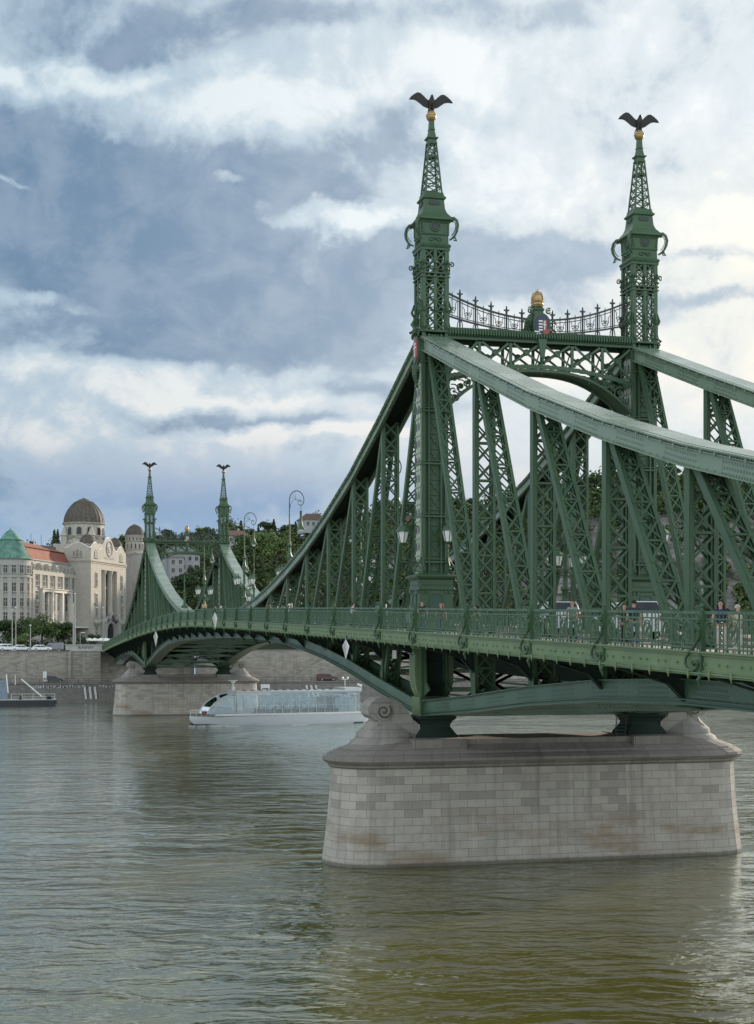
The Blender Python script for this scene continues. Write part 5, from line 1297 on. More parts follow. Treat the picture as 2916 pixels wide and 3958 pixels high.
def window(x,y,z,w_,h_,arch=False,parent=None,bal=False,ax='x',nm='window'):
    "window recess on a facade; ax x: facade along x, outward -y"
    T=(lambda u,v,o:(x+u,y-o,z+v)) if ax=='x' else (lambda u,v,o:(x+o*ax[0]-u*ax[1],y+o*ax[1]+u*ax[0],z+v))
    pr=[(-w_/2,0),(w_/2,0),(w_/2,h_)]+([(w_/2*math.cos(a*math.pi/6),h_+w_/2*math.sin(a*math.pi/6)) for a in range(1,6)] if arch else [])+[(-w_/2,h_)]
    m=MB(); m.prism(pr,lambda u,v,w:T(u,v,.01+w),.06); g=m.build(nm,WINM,parent)
    m=MB()
    hh=h_+(w_/2 if arch else 0)
    for (a,b,c_,d_) in((-w_/2-.09,-w_/2+.03,-.05,h_+.05),(w_/2-.03,w_/2+.09,-.05,h_+.05),(-.05,.05,0,hh),(-w_/2,w_/2,h_*.62,h_*.62+.10))[:2 if nm!='window' else 4]: m.prism([(a,c_),(b,c_),(b,d_),(a,d_)],lambda u,v,w:T(u,v,.10+w),.16)
    if arch: m.tube([T((w_/2+.05)*math.cos(a*math.pi/8),h_+(w_/2+.05)*math.sin(a*math.pi/8),.12) for a in range(9)],.07,4)
    else: m.prism([(-w_/2-.25,h_+.02),(w_/2+.25,h_+.02),(w_/2+.25,h_+.2),(-w_/2-.25,h_+.2)],lambda u,v,w:T(u,v,.12+w),.22)
    m.build('frame',FRAME,g)
    m=MB(); m.prism([(-w_/2-.3,-.22),(w_/2+.3,-.22),(w_/2+.3,-.02),(-w_/2-.3,-.02)],lambda u,v,w:T(u,v,.18+w),.34)
    if bal: m.lathe([(0,-.8),(.5,-.5),(.75,0),(.75,.55),(.8,.6)],10,T(0,-.4,.1)[:2]+(z-.5,))
    m.build('sill',HST,g)
WX=[2.9,7.8,13.0,18.2,23.4,27.8]
for x in WX:
    window(x,0,hz(28.6),1.7,2.0,arch=True,parent=ho)
for x in(2.9,27.8):
    window(x,0,hz(24.6),1.7,2.4,parent=ho,bal=True); window(x,0,hz(20.6),1.7,2.4,parent=ho,bal=True)
# loggia of three tall arches between white pillars
m=MB(); m.bx(5.4,25.9,-.9,-.0,hz(26.9),hz(27.7)); m.bx(5.2,26.1,-1.2,0,hz(27.7),hz(27.95)); m.bx(5.4,25.9,-.9,0,hz(18.2),hz(18.8))
for x in(5.9,12.2,19.1,25.4): m.bx(x-.45,x+.45,-1.0,-.0,hz(18.8),hz(26.9)); 
m.build('loggia',mat('white_render',(.58,.54,.47),.8,0,.1,1),ho)
for x in(9.05,15.65,22.25):
    window(x,-.02,hz(21.7),3.9,3.0,arch=True,parent=ho)
    for q in(-1.2,1.2): window(x+q,-.25,hz(18.9),1.1,1.7,arch=True,parent=ho)
m=MB()
for x in(9.05,15.65,22.25): m.prism([(x-2.6,hz(17.6)),(x-2.2,hz(18.3)),(x-.6,hz(18.5)),(x,hz(17.7)),(x+.6,hz(18.5)),(x+2.2,hz(18.3)),(x+2.6,hz(17.6))],lambda u,v,w:(u,-.9+w,v),.3)
m.build('balustrade',HST,ho)
m=MB(); m.bx(10,31,-4.2,-1.1,hz(17.0),hz(17.35)); m.build('awning',WHITE,ho)
for x in(12,16,20,24,28): window(x,-.52,hz(12.6),1.6,3.0,arch=True,parent=ho)
for k in range(6):
    x=2.6+k*5.2
    if x<29: window(x,.58,hz(33.2),.9,.9,arch=True,parent=ho)
for x in(33.5,38,42.5,47):
    for z in(26.8,22.6,18.4): window(x,0,hz(z),1.5,2.3,parent=ho,bal=(z==22.6))
# red mansard roof
m=MB()
m.loft([[(.4,1.5,hz(35.9)),(29.6,1.5,hz(35.9)),(29.6,14,hz(35.9)),(.4,14,hz(35.9))],[(1.2,3.4,hz(39.3)),(29.6,3.4,hz(39.0)),(29.6,13,hz(39)),(1.2,13,hz(39.3))]],True,True)
m.loft([[(1.0,3.0,hz(39.35)),(29.6,3.0,hz(39.1)),(29.6,13.4,hz(39.1)),(1.0,13.4,hz(39.35))],[(1.8,6.5,hz(41.3)),(29.6,7.2,hz(40.6)),(29.6,9,hz(40.6)),(1.8,9.5,hz(41.3))]],True,True)
m.loft([[(28.8,1.2,hz(33.4)),(60,1.2,hz(33.4)),(60,14,hz(33.4)),(28.8,14,hz(33.4))],[(28.8,6.5,hz(38.3)),(60,6.5,hz(37.8)),(60,8.5,hz(37.8)),(28.8,8.5,hz(38.3))]],True,True)
m.build('roof',ROOF,ho)
for x in(3,17,24): m=MB(); m.tube([(x,8,hz(41)),(x,8,hz(44.2))],.06,5); m.build('roof_mast',IRON,ho)
# portal block
PX0,PX1=30.0,58.5; PY=-4.9
m=MB(); m.bx(PX0,PX1,PY,10,0,hz(19.5)); m.bx(PX0,38.2,PY,10,hz(19.5),hz(36.8)); m.bx(50.8,PX1,PY,10,hz(19.5),hz(36.8)); m.bx(38.2,50.8,PY+2.2,10,hz(19.5),hz(36.8)); m.bx(38.2,50.8,PY,PY+2.2,hz(34.6),hz(36.8))
m.bx(PX0-.25,PX1+.25,PY-.3,10,hz(36.8),hz(37.15)); m.bx(PX0-.15,PX1+.15,PY-.18,10,hz(36.3),hz(36.55))
m.bx(PX0,PX1,PY,3.5,hz(37.15),hz(40.6))
m.build('portal_block',HST,ho)
m=MB()
def gable(u0,u1,zb,zt,f):
    um=(u0+u1)/2; w_=(u1-u0)/2; pts=[(u0,zb-.4),(u0,zb)]
    for k in range(1,16):
        q=k/16; pts.append((u0+2*w_*q,zb+(zt-zb)*(.5-.5*math.cos(2*math.pi*q))**.8))
    pts+=[(u1,zb),(u1,zb-.4)]
    m.prism(pts,lambda u,v,w:f(u,hz(v),w),.5); m2.tube([f(u,hz(v)+.05,0) for u,v in pts[1:-1]],.15,5)
m2=MB()
gable(PX0,38,40.6,42.5,lambda u,v,w:(u,PY+.28+w,v)); gable(38,50.8,40.6,44.6,lambda u,v,w:(u,PY+.28+w,v)); gable(50.8,PX1,40.6,42.5,lambda u,v,w:(u,PY+.28+w,v))
gable(PY,3.5,40.6,42.3,lambda u,v,w:(PX0+.28+w,u,v))
m.build('gable',HST,ho); m2.build('gable_coping',WHITE,ho)
m=MB(); m.tube([(44.4+2.3*math.cos(a*math.pi/12),PY-.02,hz(41.2)+2.3*math.sin(a*math.pi/12)) for a in range(25)],.2,5)
m.lathe([(0,0),(.9,.3),(1.1,1.1),(.6,1.9),(0,2.6)],8,(44.4,PY+.1,hz(39.8)),0,1,.35); m.lathe([(0,0),(.5,.4),(0,.9)],8,(43.2,PY,hz(41)),0,1,.4); m.lathe([(0,0),(.5,.4),(0,.9)],8,(45.7,PY,hz(41.4)),0,1,.4)
for k in range(9): m.bx(40.4+k*.95,40.9+k*.95,PY-.06,PY,hz(38.0),hz(38.6))
m.build('relief',HSTG,ho)
for x in(41.7,46.9):
    m=MB(); m.lathe([(1.15,hz(19.5)),(1.15,hz(20.1)),(.9,hz(20.4)),(.88,hz(26)),(.78,hz(33.2)),(.95,hz(33.6)),(1.1,hz(34.2)),(1.1,hz(34.6))],16,(x,PY+.9,0)); m.build('column',HST,ho,True,40)
m=MB(); m.bx(38.5,50.5,PY+2.10,PY+2.19,hz(19.8),hz(34.4)); m.build('portal_dark_recess',WINM,ho)  # dark glass spread over the whole recess wall to darken it
m=MB()
for z in(24.2,29.2): m.bx(38.5,50.5,PY+1.95,PY+2.1,hz(z),hz(z)+.7)
for x in(39.6,40.6,43.4,44.4,45.2,48.4,49.4): m.bx(x-.06,x+.06,PY+2.0,PY+2.1,hz(19.8),hz(34.4))
m.build('portal_mullions',FRAME,ho)
for x in(34.1,54.6):
    for z,h_ in((29.5,3.4),(24.6,2.6),(20.4,2.6),(14.2,3.0)): window(x,PY-.02,hz(z),1.5,h_,arch=(z>29),parent=ho,bal=(z in(24.6,)))
    for q in(-1,0,1): window(x+q*1.0,PY-.02,hz(38.0),.45,1.6+.5*(q==0),arch=True,parent=ho)
for q in(-1,0,1): window(PX0-.02,-.7+q*1.1,hz(38.2),.5,1.3+.5*(q==0),arch=True,parent=ho,ax=(-1,0))
m=MB()
for x in(34.1,54.6): m.lathe([(0,-1.6),(.8,-1.2),(2.0,-.2),(2.2,.2),(2.2,1.1),(2.35,1.2)],14,(x,PY,hz(18.6)),0,1,.7)
m.build('balcony',HST,ho)
# entrance arch
m=MB(); arcp=[(44.5+3.3*math.cos(a*math.pi/10),hz(15.6)+3.3*math.sin(a*math.pi/10)) for a in range(11)]
m.prism([(41.2,0)]+[(47.8,0)]+arcp[0:1]+arcp[1:],lambda u,v,w:(u,PY-.02+w,v),.1); m.build('entrance_arch',WINM,ho)
m=MB(); m.tube([(47.9,PY-.3,0)]+[(44.5+3.4*math.cos(a*math.pi/10),PY-.3,hz(15.6)+3.4*math.sin(a*math.pi/10)) for a in range(11)]+[(41.1,PY-.3,0)],.5,6)
m.tube([(39,PY-.6,hz(18.8)),(40.5,PY-.8,hz(20.2)),(42,PY-.9,hz(19.8)),(43.2,PY-.9,hz(21)),(44.5,PY-1,hz(21.5)),(45.8,PY-.9,hz(21)),(47,PY-.9,hz(19.8)),(48.5,PY-.8,hz(20.2)),(50,PY-.6,hz(18.8))],.6,6)
for x in(38.7,50.3): m.bx(x-1.2,x+1.2,PY-1.2,PY,0,hz(18.6)); m.lathe([(.9,0),(.9,.8),(.5,1.4),(.6,2.2),(.3,2.8),(0,3)],8,(x,PY-.7,hz(18.6)))
m.bx(PX0-.2,PX1+.2,PY-.35,PY,0,3.4)
m.build('entrance_surround',HSTG,ho)
# round corner tower with green copper dome
Tc=at(42/K,1400,399); inv_h=Matrix.Rotation(-hrot,3,'Z')
def loc(p): q=inv_h@(Vector(p)-Vector((-330.7,-24.3,HZ))); return q
tl=loc((Tc.x,Tc.y,HZ)); TX,TY=tl.x,tl.y
m=MB(); m.lathe([(5.6,0),(5.6,hz(17.4)),(5.95,hz(17.5)),(5.95,hz(18)),(5.55,hz(18.1)),(5.5,hz(30.2)),(5.9,hz(30.4)),(5.9,hz(30.8)),(5.45,hz(31.0)),(5.45,hz(35.2)),(5.8,hz(35.4)),(6.0,hz(35.6)),(5.6,hz(35.7))],40,(TX,TY,0)); 
m.build('corner_tower',HSTG,ho,True,30); m=MB()
for k in range(16):
    a=k*math.pi/8; m.box(TX+5.60*math.cos(a),TY+5.60*math.sin(a),hz(24.2),.45,1.15,12.2,a)
m.build('tower_pilasters',HST,ho)
m=MB(); m.lathe([(6.0,hz(35.62)),(5.5,hz(35.9)),(4.9,hz(36.6)),(4.35,hz(37.6)),(3.95,hz(38.8)),(3.2,hz(40.5)),(2.9,hz(40.65)),(3.3,hz(40.7)),(3.3,hz(40.95)),(2.8,hz(41.0)),(2.6,hz(41.3)),(2.05,hz(42.1)),(1.3,hz(43.0)),(.5,hz(43.6)),(.1,hz(43.9)),(.04,hz(44.4))],36,(TX,TY,0))
for k in range(36):
    a=(k+.5)*math.pi/18; pf=[(5.5,35.95),(4.9,36.65),(4.35,37.65),(3.95,38.85),(3.2,40.5)]; m.tube([(TX+r_*math.cos(a),TY+r_*math.sin(a),hz(z_)) for r_,z_ in pf],.045,3)
m.build('copper_dome',COPPER,ho,True,30)
for k in range(16):
    a=(k+.5)*math.pi/8
    wd=a+hrot; 
    if math.cos(wd)<-.1: continue
    for z in(31.6,26.6,22.5,18.6):
        window(TX+5.5*math.cos(a),TY+5.5*math.sin(a),hz(z),1.15,2.1 if z>31 else 2.3,parent=ho,ax=(math.cos(a),math.sin(a)))
# domes
def dome(xd,ydb,yda,rpx,d,drum_to,name,slits,arches,ribs=24,parent=ho,pt=.30):
    c=at(xd,ydb,d); zt=at(xd,yda,d).z; rr=rpx*K/FPX*d; zb=c.z; H=zt-zb; l=loc((c.x,c.y,HZ)); prof=[]
    for k in range(13):
        t_=k/12; prof.append((rr*max(0,1-t_**1.9)**.72+.02,hz(zb+H*t_)))
    m=MB(); m.lathe([(rr*1.05,hz(zb)-.1)]+prof,32,(l.x,l.y,0))
    for k in range(ribs):
        a=2*math.pi*k/ribs; m.tube([(l.x+(p[0]+.01)*math.cos(a),l.y+(p[0]+.01)*math.sin(a),p[1]+.02) for p in prof[:-2]],.06*rr/3,3)
    m.build(name,DOME,parent,True,40)
    zd=at(xd,drum_to,d).z; m=MB(); m.lathe([(rr*.99,hz(zd)),(rr*.99,hz(zb)-.7),(rr*1.06,hz(zb)-.45),(rr*1.06,hz(zb)-.1),(rr*.9,hz(zb))],32,(l.x,l.y,0))
    for k in range(16): a=k*math.pi/8; m.tube([(l.x+rr*1.05*math.cos(a-.15),l.y+rr*1.05*math.sin(a-.15),hz(zb)-.3),(l.x+rr*1.07*math.cos(a),l.y+rr*1.07*math.sin(a),hz(zb)-.1),(l.x+rr*1.05*math.cos(a+.15),l.y+rr*1.05*math.sin(a+.15),hz(zb)-.3)],.14,4)
    m.build('drum',HST,parent,True,30)
    for (zz,w_,h_,n,ar,ph) in arches:
        for k in range(n):
            a=2*math.pi*(k+ph)/n
            if math.cos(a+hrot)<0: continue
            window(l.x+rr*.99*math.cos(a),l.y+rr*.99*math.sin(a),hz(zb)-zz,w_,h_,arch=ar,parent=parent,ax=(math.cos(a),math.sin(a)),nm='drum_window')
    return l,rr,zb
l,rr,zb=dome(184.2,1146,1090,43.5,470,1230,'main_dome',0,[(4.1,1.7,1.7,12,True,.3),(8.4,.5,1.6,24,True,.5)])
m=MB()   # wavy gallery and corner turrets round the drum
for k in range(12):
    a=2*math.pi*(k+.8)/12; b_=2*math.pi*(k+1.8)/12
    m.tube([(l.x+(rr+.15)*math.cos(a+(b_-a)*q/6),l.y+(rr+.15)*math.sin(a+(b_-a)*q/6),hz(zb)-4.4-.7*math.sin(q/6*math.pi)) for q in range(7)],.2,4)
for a in(0.3,2.2,-1.1,3.9):
    m.lathe([(1.2,hz(zb)-14),(1.2,hz(zb)-4.6),(1.5,hz(zb)-4.3),(1.3,hz(zb)-4),(.9,hz(zb)-3),(.5,hz(zb)-2),(0,hz(zb)-1.4)],8,(l.x+(rr+.6)*math.cos(a-hrot),l.y+(rr+.6)*math.sin(a-hrot),0))
m.bx(l.x-rr-1,l.x+rr+1,l.y-rr-1,l.y+rr+1,0,hz(zb)-7)
m.build('drum_base',HST,ho)
dome(191.6,1191,1168,17.5,437,1215,'side_dome',0,[],20)
dome(252.0,1199,1176.5,16,455,1215,'side_dome',0,[],20)
e2=ho
l2,r2,z2=dome(295.5,1172,1147.5,20,482,1232,'tower_dome',0,[(1.9,.5,1.0,16,False,.5),(4.6,.55,1.4,14,True,0)],28)
m=MB(); m.bx(l2.x-4.3,l2.x+4.3,l2.y-4.3,l2.y+4.3,0,hz(z2)-6.2)
for k in range(8):
    a=k*math.pi/4; m.tube([(l2.x+5.2*math.cos(a+q*.13-.4),l2.y+5.2*math.sin(a+q*.13-.4),hz(z2)-6.0-.8*math.sin(q/6*math.pi)) for q in range(7)],.2,4)
m.build('tower_base',HSTG,ho)
m=MB(); m.bx(31,45,3,16,hz(36),hz(39.5)); m.bx(22,31,6,14,hz(36),hz(41)); m.build('slate_roof',mat('slate',(.12,.12,.13),.8),ho)
# ------------------------------------------------------------------ hill
TOPS=[(-300,1185),(60,1180),(130,1178),(230,1182),(260,1166),(340,1163),(365,1152),(405,1168),(440,1150),(480,1158),(500,1130),(545,1148),(600,1134),(640,1145),(680,1128),(720,1112),(800,1100),(880,1086),(1025,1086),(1100,1074),(1187,1050),(1250,1045),(1320,1024),(1480,1004),(1652,986),(2100,960)]
DR=[(-300,640),(300,640),(500,600),(800,590),(1200,540),(1652,500),(2100,480)]
DB=[(-300,560),(230,560),(330,480),(450,420),(800,400),(1652,385),(2100,380)]
TREEH=7.0
def ridge(xd):
    d=interp(DR,xd); return d,CZ+(HOR-interp(TOPS,xd)*K)/FPX*d-TREEH
def hill_pt(xd,s):
    d1,zr=ridge(xd); d0=interp(DB,xd)
    if s<=1:
        d=d0+(d1-d0)*s; z=10.6+(zr-10.6)*(s**.85)
    else: d=d1+(s-1)*260; z=zr-(s-1)**1.3*45
    lat=(xd*K-1458)/FPX*d
    n=math.sin(xd*.021+s*5)*1.6*math.sin(s*math.pi if s<1 else 0)
    return Vector((CX-CA*d+SA*lat,CY+SA*d+CA*lat,z+n))
m=MB(); rings=[]
for i in range(0,121):
    xd=-300+i*20; rings.append([hill_pt(xd,s/14) for s in range(0,29)])
m.loft(rings,False)
def hill_mat():
    mm=bpy.data.materials.new('hill_ground'); mm.use_nodes=True; q=NT(mm.node_tree); b=q.n['Principled BSDF']
    p=q.node('ShaderNodeNewGeometry').outputs['Position']
    n=q.noise(p,.06,8,.65); n2=q.noise(q.vec('MULTIPLY',p,(1,1,.35)),.35,8,.7,.6)
    rock=q.ramp(n2,[(.3,(.10,.095,.085)),(.5,(.21,.195,.175)),(.7,(.30,.28,.255))])
    y=q.node('ShaderNodeSeparateXYZ',{0:p}); k=q.math('MULTIPLY',q.maprange(y.outputs[1],60,110),q.maprange(n,.40,.52)); k=q.math('MULTIPLY',k,q.maprange(y.outputs[2],70,52))
    q.l.new(q.mix(k,(.028,.036,.018),rock),b.inputs['Base Color']); b.inputs['Roughness'].default_value=.95
    bn=q.node('ShaderNodeBump',{'Height':n2,'Strength':.9,'Distance':2.0}); q.l.new(bn.outputs[0],b.inputs['Normal'])
    return mm
tag(m.build('hillside',hill_mat(),None,True),kind='structure')
def leaf_mat(name,c1,c2,c3):
    mm=bpy.data.materials.new(name); mm.use_nodes=True; q=NT(mm.node_tree); b=q.n['Principled BSDF']
    g=q.node('ShaderNodeNewGeometry'); p=g.outputs['Position']; rp=g.outputs['Random Per Island']
    c=q.ramp(q.math('ADD',q.math('MULTIPLY',rp,.5),q.math('MULTIPLY',q.noise(p,.10,4),.5)),[(.25,c1),(.5,c2),(.8,c3)])
    q.l.new(c,b.inputs['Base Color']); b.inputs['Roughness'].default_value=.8; b.inputs['Specular IOR Level'].default_value=.2
    MATS[name]=mm; return mm
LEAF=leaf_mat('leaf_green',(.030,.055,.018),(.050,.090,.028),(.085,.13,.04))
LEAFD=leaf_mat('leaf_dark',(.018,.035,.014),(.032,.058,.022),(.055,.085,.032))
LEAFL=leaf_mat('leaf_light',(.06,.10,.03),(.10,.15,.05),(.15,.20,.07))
WOOD=leaf_mat('wood_green',(.026,.046,.018),(.060,.092,.032),(.120,.150,.052))
BARK=mat('bark',(.08,.06,.045),.9,0,.3,4)
def leaves(m,c,rad,n,size,rr):
    for _ in range(n):
        u=rr.uniform(-1,1); a=rr.uniform(0,6.283); s=math.sqrt(1-u*u); q=rr.random()**.33
        p=Vector((c[0]+rad[0]*s*math.cos(a)*q,c[1]+rad[1]*s*math.sin(a)*q,c[2]+rad[2]*u*q))
        nv=Vector((s*math.cos(a)+rr.uniform(-.5,.5),s*math.sin(a)+rr.uniform(-.5,.5),u+rr.uniform(-.2,.8))).normalized(); t1=nv.orthogonal().normalized(); t1=Matrix.Rotation(rr.uniform(0,6.28),3,nv)@t1; t2=nv.cross(t1)
        sz=size*rr.uniform(.6,1.3); b=len(m.v)
        m.v+=[tuple(p+t1*sz),tuple(p+t2*sz*.7+nv*sz*.15),tuple(p-t1*sz),tuple(p-t2*sz*.7)]; m.quadface((b,b+1,b+2,b+3))
rr=random.Random(11)
m=MB(); cnt=0; tries=0
HOUSES=[(396,540),(516,560),(680,580),(895,560),(1232,425)]
while cnt<1500 and tries<9000:
    tries+=1
    xd=rr.uniform(-60,1760); s=rr.random()**.9
    rocky=xd>1130 and s<.60
    if rocky and rr.random()<.62: continue
    p=hill_pt(xd,s)
    d,_=ridge(xd); d0=interp(DB,xd); dep=d0+(d-d0)*s
    if any(abs(xd-hx)<30 and dep<hd+8 and dep>hd-16 for hx,hd in HOUSES[:4]) : continue
    if abs(xd-1232)<26 and s<.25: continue
    h=rr.uniform(.55,1.15)*TREEH*(.6 if rocky else 1); r_=h*rr.uniform(.42,.62)
    for k in range(3):
        c=(p.x+rr.uniform(-.4,.4)*r_,p.y+rr.uniform(-.4,.4)*r_,p.z+h*(.45+.15*k)); leaves(m,c,(r_*.75,r_*.75,h*.36),26 if dep>480 else 34,.62,rr)
    cnt+=1
tag(m.build('hillside_wood',WOOD),'dense dark green wood covering the hill behind the bridge',kind='stuff')
def tree_proto(name,h,r_,leafm,seed,shape='round',n=900,size=.28):
    rr=random.Random(seed); e=empty(name)
    m=MB(); m.tube([(0,0,-1),(0,0,h*.15),(.1,.05,h*.4),(0,.1,h*.75)],[h*.035,h*.028,h*.02,h*.006],7)
    for k in range(7): a=k*.9; z=h*(.3+.06*k); m.tube([(0,0,z),(r_*.35*math.cos(a),r_*.35*math.sin(a),z+h*.09),(r_*.7*math.cos(a),r_*.7*math.sin(a),z+h*.16)],[h*.012,h*.008,.02],5)
    m.build('trunk',BARK,e)
    m=MB()
    if shape=='poplar':
        for k in range(9): z=h*(.12+.095*k); q=math.sin(math.pi*(k+1.2)/10.5); leaves(m,(rr.uniform(-.2,.2),rr.uniform(-.2,.2),z),(r_*q,r_*q,h*.09),n//9,size,rr)
    elif shape=='conifer':
        for k in range(10): z=h*(.1+.09*k); q=(1-k/10.5); leaves(m,(0,0,z),(r_*q,r_*q,h*.055),int(n/8*q)+12,size,rr)
    else:
        for k in range(13):
            a=rr.uniform(0,6.28); q=rr.uniform(.15,.72); z=h*rr.uniform(.36,.86); w_=math.sin(math.pi*min(1,max(0,(z/h-.22)/.80)))**.6
            leaves(m,(r_*q*w_*math.cos(a),r_*q*w_*math.sin(a),z),(r_*.42,r_*.42,h*.13),n//13,size,rr)
    m.build('crown',leafm,e); return e
def ground_z(p): return p.z
protoR=tree_proto('broadleaf_tree',8,3.6,LEAFD,1,n=700,size=.42); protoC=tree_proto('pine_tree',9,2.3,LEAFD,2,'conifer',600,.4)
usedR=usedC=False
ridge_trees=[(245,0),(262,0),(275,1),(352,0),(372,0),(422,0),(436,0),(448,0),(470,0),(497,0),(515,0),(528,1),(548,0),(566,1),(585,0),(600,1),(618,0),(636,0),(648,1),(712,1),(730,0),(752,0),(775,0),(800,1),(830,0),(860,0),(905,0),(1010,0),(1040,0),(1080,0),(1120,0),(1150,0),(1190,0),(1228,0),(1265,0),(1290,0),(1315,0),(1345,0),(1400,0),(1440,0),(1475,0),(1520,0),(1560,0),(1600,0),(1640,0)]
ORD=['leftmost','second','third','fourth','fifth','sixth','seventh','eighth','ninth','tenth','eleventh','twelfth']
RZ=[(230,300,'right of the small rotunda dome'),(340,485,'showing above the far portal between its towers'),(485,690,'between the far right tower and the sloping chord'),(690,950,'seen through the truss left of the near tower'),(950,1300,'seen through the truss right of the near tower'),(1300,1800,'seen through the rightmost truss bays')]
for i,(xd,kind) in enumerate(ridge_trees):
    if kind: o=protoC if not usedC else copy_tree(protoC); usedC=True
    else: o=protoR if not usedR else copy_tree(protoR); usedR=True
    p=hill_pt(xd,.97); o.location=(p.x,p.y,p.z-.6); o.rotation_euler=(0,0,i*1.3); s=.75+.35*((i*37)%10)/10; o.scale=(s*1.05,s*1.05,s)
    for lo_,hi_,place in RZ:
        if lo_<=xd<hi_: nn=[q for q in ridge_trees if lo_<=q[0]<hi_ and q[1]==kind]; k_=nn.index((xd,kind))
        else: continue
        tag(o,'%s %s %s'%(ORD[k_],'pointed dark pine' if kind else 'round dark ridge tree',place),'tree','pines along the hill ridge' if kind else 'broadleaf trees along the hill ridge')
def one(o,p,label,s=1.0,rz=0): o.location=p; o.scale=(s,s,s); o.rotation_euler=(0,0,rz); tag(o,label,'tree'); return o
g=lambda xd,d,z=10.7:(lambda q:(q.x,q.y,z))(at(xd,1400,d))
one(tree_proto('embankment_tree',9.6,5.0,LEAF,21,n=3200,size=.24),g(92,352),'largest bushy green tree on the embankment below the hotel loggia')
one(tree_proto('embankment_tree',8.6,4.6,LEAFD,22,n=2600,size=.24),g(18,356),'dark green tree on the embankment below the round corner tower')
one(tree_proto('embankment_tree',7.4,4.2,LEAFD,23,n=2400,size=.24),g(140,356),'dark tree at the right end of the embankment tree clump')
one(tree_proto('embankment_tree',8.9,4.6,LEAF,24,n=2600,size=.24),g(58,358),'mid green tree standing between the two bigger embankment trees')
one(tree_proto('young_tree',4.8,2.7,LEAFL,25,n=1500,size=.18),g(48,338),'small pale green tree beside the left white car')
one(tree_proto('embankment_tree',4.4,2.2,LEAFD,26,n=900,size=.2),g(206,362),'small dark tree in front of the bathhouse side wall')
one(tree_proto('embankment_tree',4.0,2.0,LEAFD,27,n=800,size=.2),g(182,350),'low dark tree right of the double mast')
one(tree_proto('poplar_tree',14.5,1.2,LEAFD,28,'poplar',1500,.3),(lambda q:(q.x,q.y,q.z-14.2))(at(119.5,1158,560)),'left poplar of a pair rising behind the red hotel roof')
one(tree_proto('poplar_tree',15,1.0,LEAFD,29,'poplar',1500,.3),(lambda q:(q.x,q.y,q.z-14.8))(at(127.5,1157,562)),'right poplar of a pair rising behind the red hotel roof')
one(tree_proto('hill_tree',10,5.5,LEAFL,30,n=2600,size=.36),(lambda q:(q.x,q.y,q.z-9))(at(575,1168,470)),'yellow-green tree on the hillside left of the tall curled lamp')
one(tree_proto('hill_tree',10,6.5,LEAFL,31,n=2600,size=.36),(lambda q:(q.x,q.y,q.z-9))(at(606,1178,465)),'yellow-green tree on the hillside behind the tall curled lamp')
one(tree_proto('hill_tree',10,5.5,LEAF,32,n=2200,size=.36),(lambda q:(q.x,q.y,q.z-9))(at(540,1175,470)),'green tree on the hillside right of the far tower')
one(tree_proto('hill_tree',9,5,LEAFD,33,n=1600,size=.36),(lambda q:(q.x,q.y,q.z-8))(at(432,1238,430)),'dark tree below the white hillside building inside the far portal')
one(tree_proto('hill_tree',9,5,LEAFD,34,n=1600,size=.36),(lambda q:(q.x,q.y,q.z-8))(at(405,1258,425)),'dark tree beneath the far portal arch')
m=MB(); rr=random.Random(5)
q0=at(163,1400,344); q1=at(262,1400,338)
for k in range(60):
    p=at(-12+k*3.0,1400,353); leaves(m,(p.x,p.y,11.9+.5*math.sin(k*.7)),(1.4,1.4,1.5),70,.2,rr)
for k in range(46):
    t_=k/45; p=q0.lerp(q1,t_); leaves(m,(p.x,p.y,11.7+.3*math.sin(k)),(1.1,1.1,1.1),90,.16,rr)
tag(m.build('clipped_hedge',LEAFD),'long dark clipped hedge above the quay left of the bridgehead','hedge')
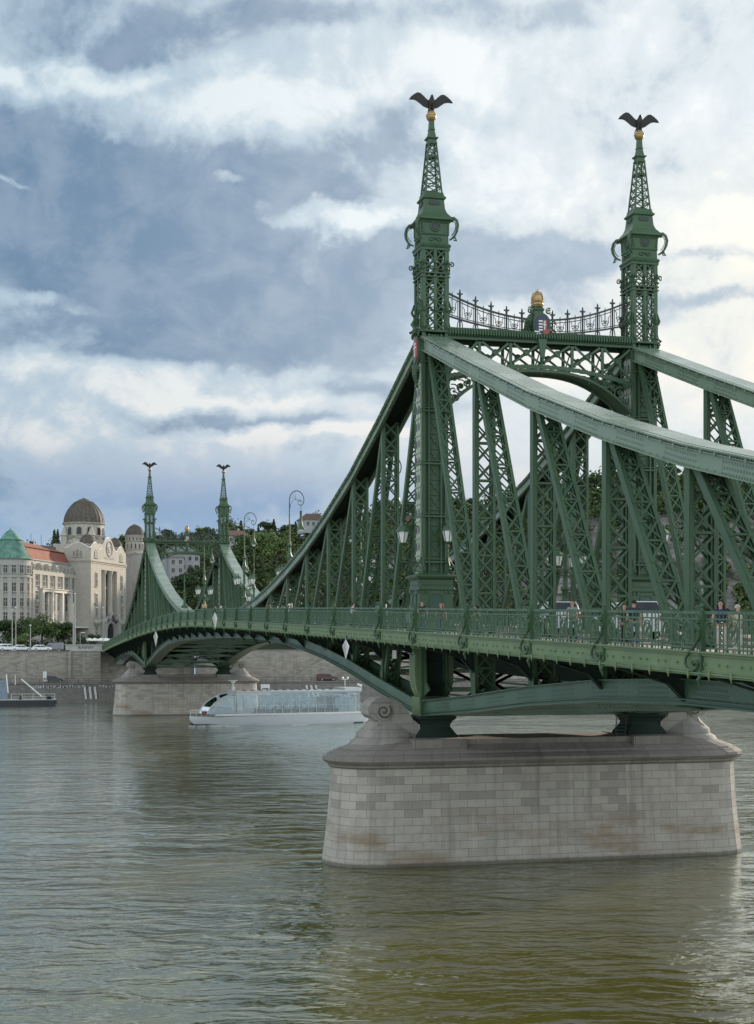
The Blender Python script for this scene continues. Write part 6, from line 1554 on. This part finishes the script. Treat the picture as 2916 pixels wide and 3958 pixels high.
# houses on the hill
def house(p,w_,dp,h,rot,wallm,roofm,label,roofh=3,floors=2,cols=4,name='hill_house'):
    e=empty(name,p,rot); tag(e,label,'house')
    m=MB(); m.bx(-dp/2,dp/2,-w_/2,w_/2,-2,h); m.bx(-dp/2-.15,dp/2+.15,-w_/2-.15,w_/2+.15,h-.3,h); m.build('wall',wallm,e)
    m=MB(); m.loft([[(-dp/2-.5,-w_/2-.5,h),(dp/2+.5,-w_/2-.5,h),(dp/2+.5,w_/2+.5,h),(-dp/2-.5,w_/2+.5,h)],[(-.2,-w_/2+roofh*.8,h+roofh),(.2,-w_/2+roofh*.8,h+roofh),(.2,w_/2-roofh*.8,h+roofh),(-.2,w_/2-roofh*.8,h+roofh)]],True,True); rf=m.build('roof',roofm,e)
    m=MB(); m.box(-.5,w_*.2,h+roofh,.6,.6,1.6); m.build('chimney',wallm,rf)
    for f_ in range(floors):
        for c in range(cols):
            y=-w_/2+w_*(c+.5)/cols; z=h-(f_+1)*2.9+.6; m=MB(); m.box(dp/2+.02,y,z+.7,.06,1.0,1.4); wn=m.build('window',WINM,e); m=MB(); m.box(dp/2+.08,y,z-.06,.14,1.3,.12); m.box(dp/2+.06,y,z+1.46,.10,1.3,.12); m.box(dp/2+.07,y,z+.7,.05,.07,1.4); m.build('frame',FRAME,wn)
WR=mat('white_wall',(.33,.335,.345),.85,0,.12,.6); BR_=mat('brown_roof',(.10,.055,.04),.8,0,.25,1); GW=ashlar('grey_stone_wall',(.30,.28,.26),.9,.4)
house(at(396,1262,505),11.5,9,7.6,.1,WR,mat('grey_roof',(.16,.15,.15),.8),'large white villa on the hillside seen inside the far portal',2.6,3,5)
house(at(383,1262,500),5.0,7,6.4,.1,WR,MATS['grey_roof'],'small white annex left of the large white villa',2.0,2,2)
HR_=mat('weathered_roof',(.12,.055,.045),.85)
house(at(514,1192,545),9.5,8,3.0,.35,WR,HR_,'white villa with a red roof just right of the far tower',2.2,1,4)
house(at(684,1158,560),9.0,8,3.2,.2,WR,BR_,'white house with a brown hipped roof on the ridge beside the sloping chord',2.6,1,4)
house(at(893,1162,540),6.5,7,3.0,.1,WR,HR_,'small red-roofed house behind the truss left of the near tower',2.6,1,3)
house(at(1232,1335,428),5.6,6,7.6,.05,GW,MATS['slate'],'grey stone building with small windows at the foot of the hill',.8,2,2)
# parasols and stalls by the bathhouse
for i,(xd,dd,c) in enumerate(((196,352,'WH'),(208,350,'WH'),(222,349,'WH'),(233,347,'WH'))):
    p=at(xd,1400,dd); e=empty('parasol',(p.x,p.y,10.8)); tag(e,['white parasol furthest left before the bathhouse','second white parasol from the left before the bathhouse','third white parasol before the arched bath entrance','white parasol next to the bridge railing end'][i],'parasol','parasols by the bathhouse')
    m=MB(); m.tube([(0,0,0),(0,0,2.9)],.04,5); m.build('pole',IRON,e); m=MB(); m.lathe([(1.5,2.25),(1.45,2.4),(.05,3.0)],8); m.build('canopy',WHITE,e)
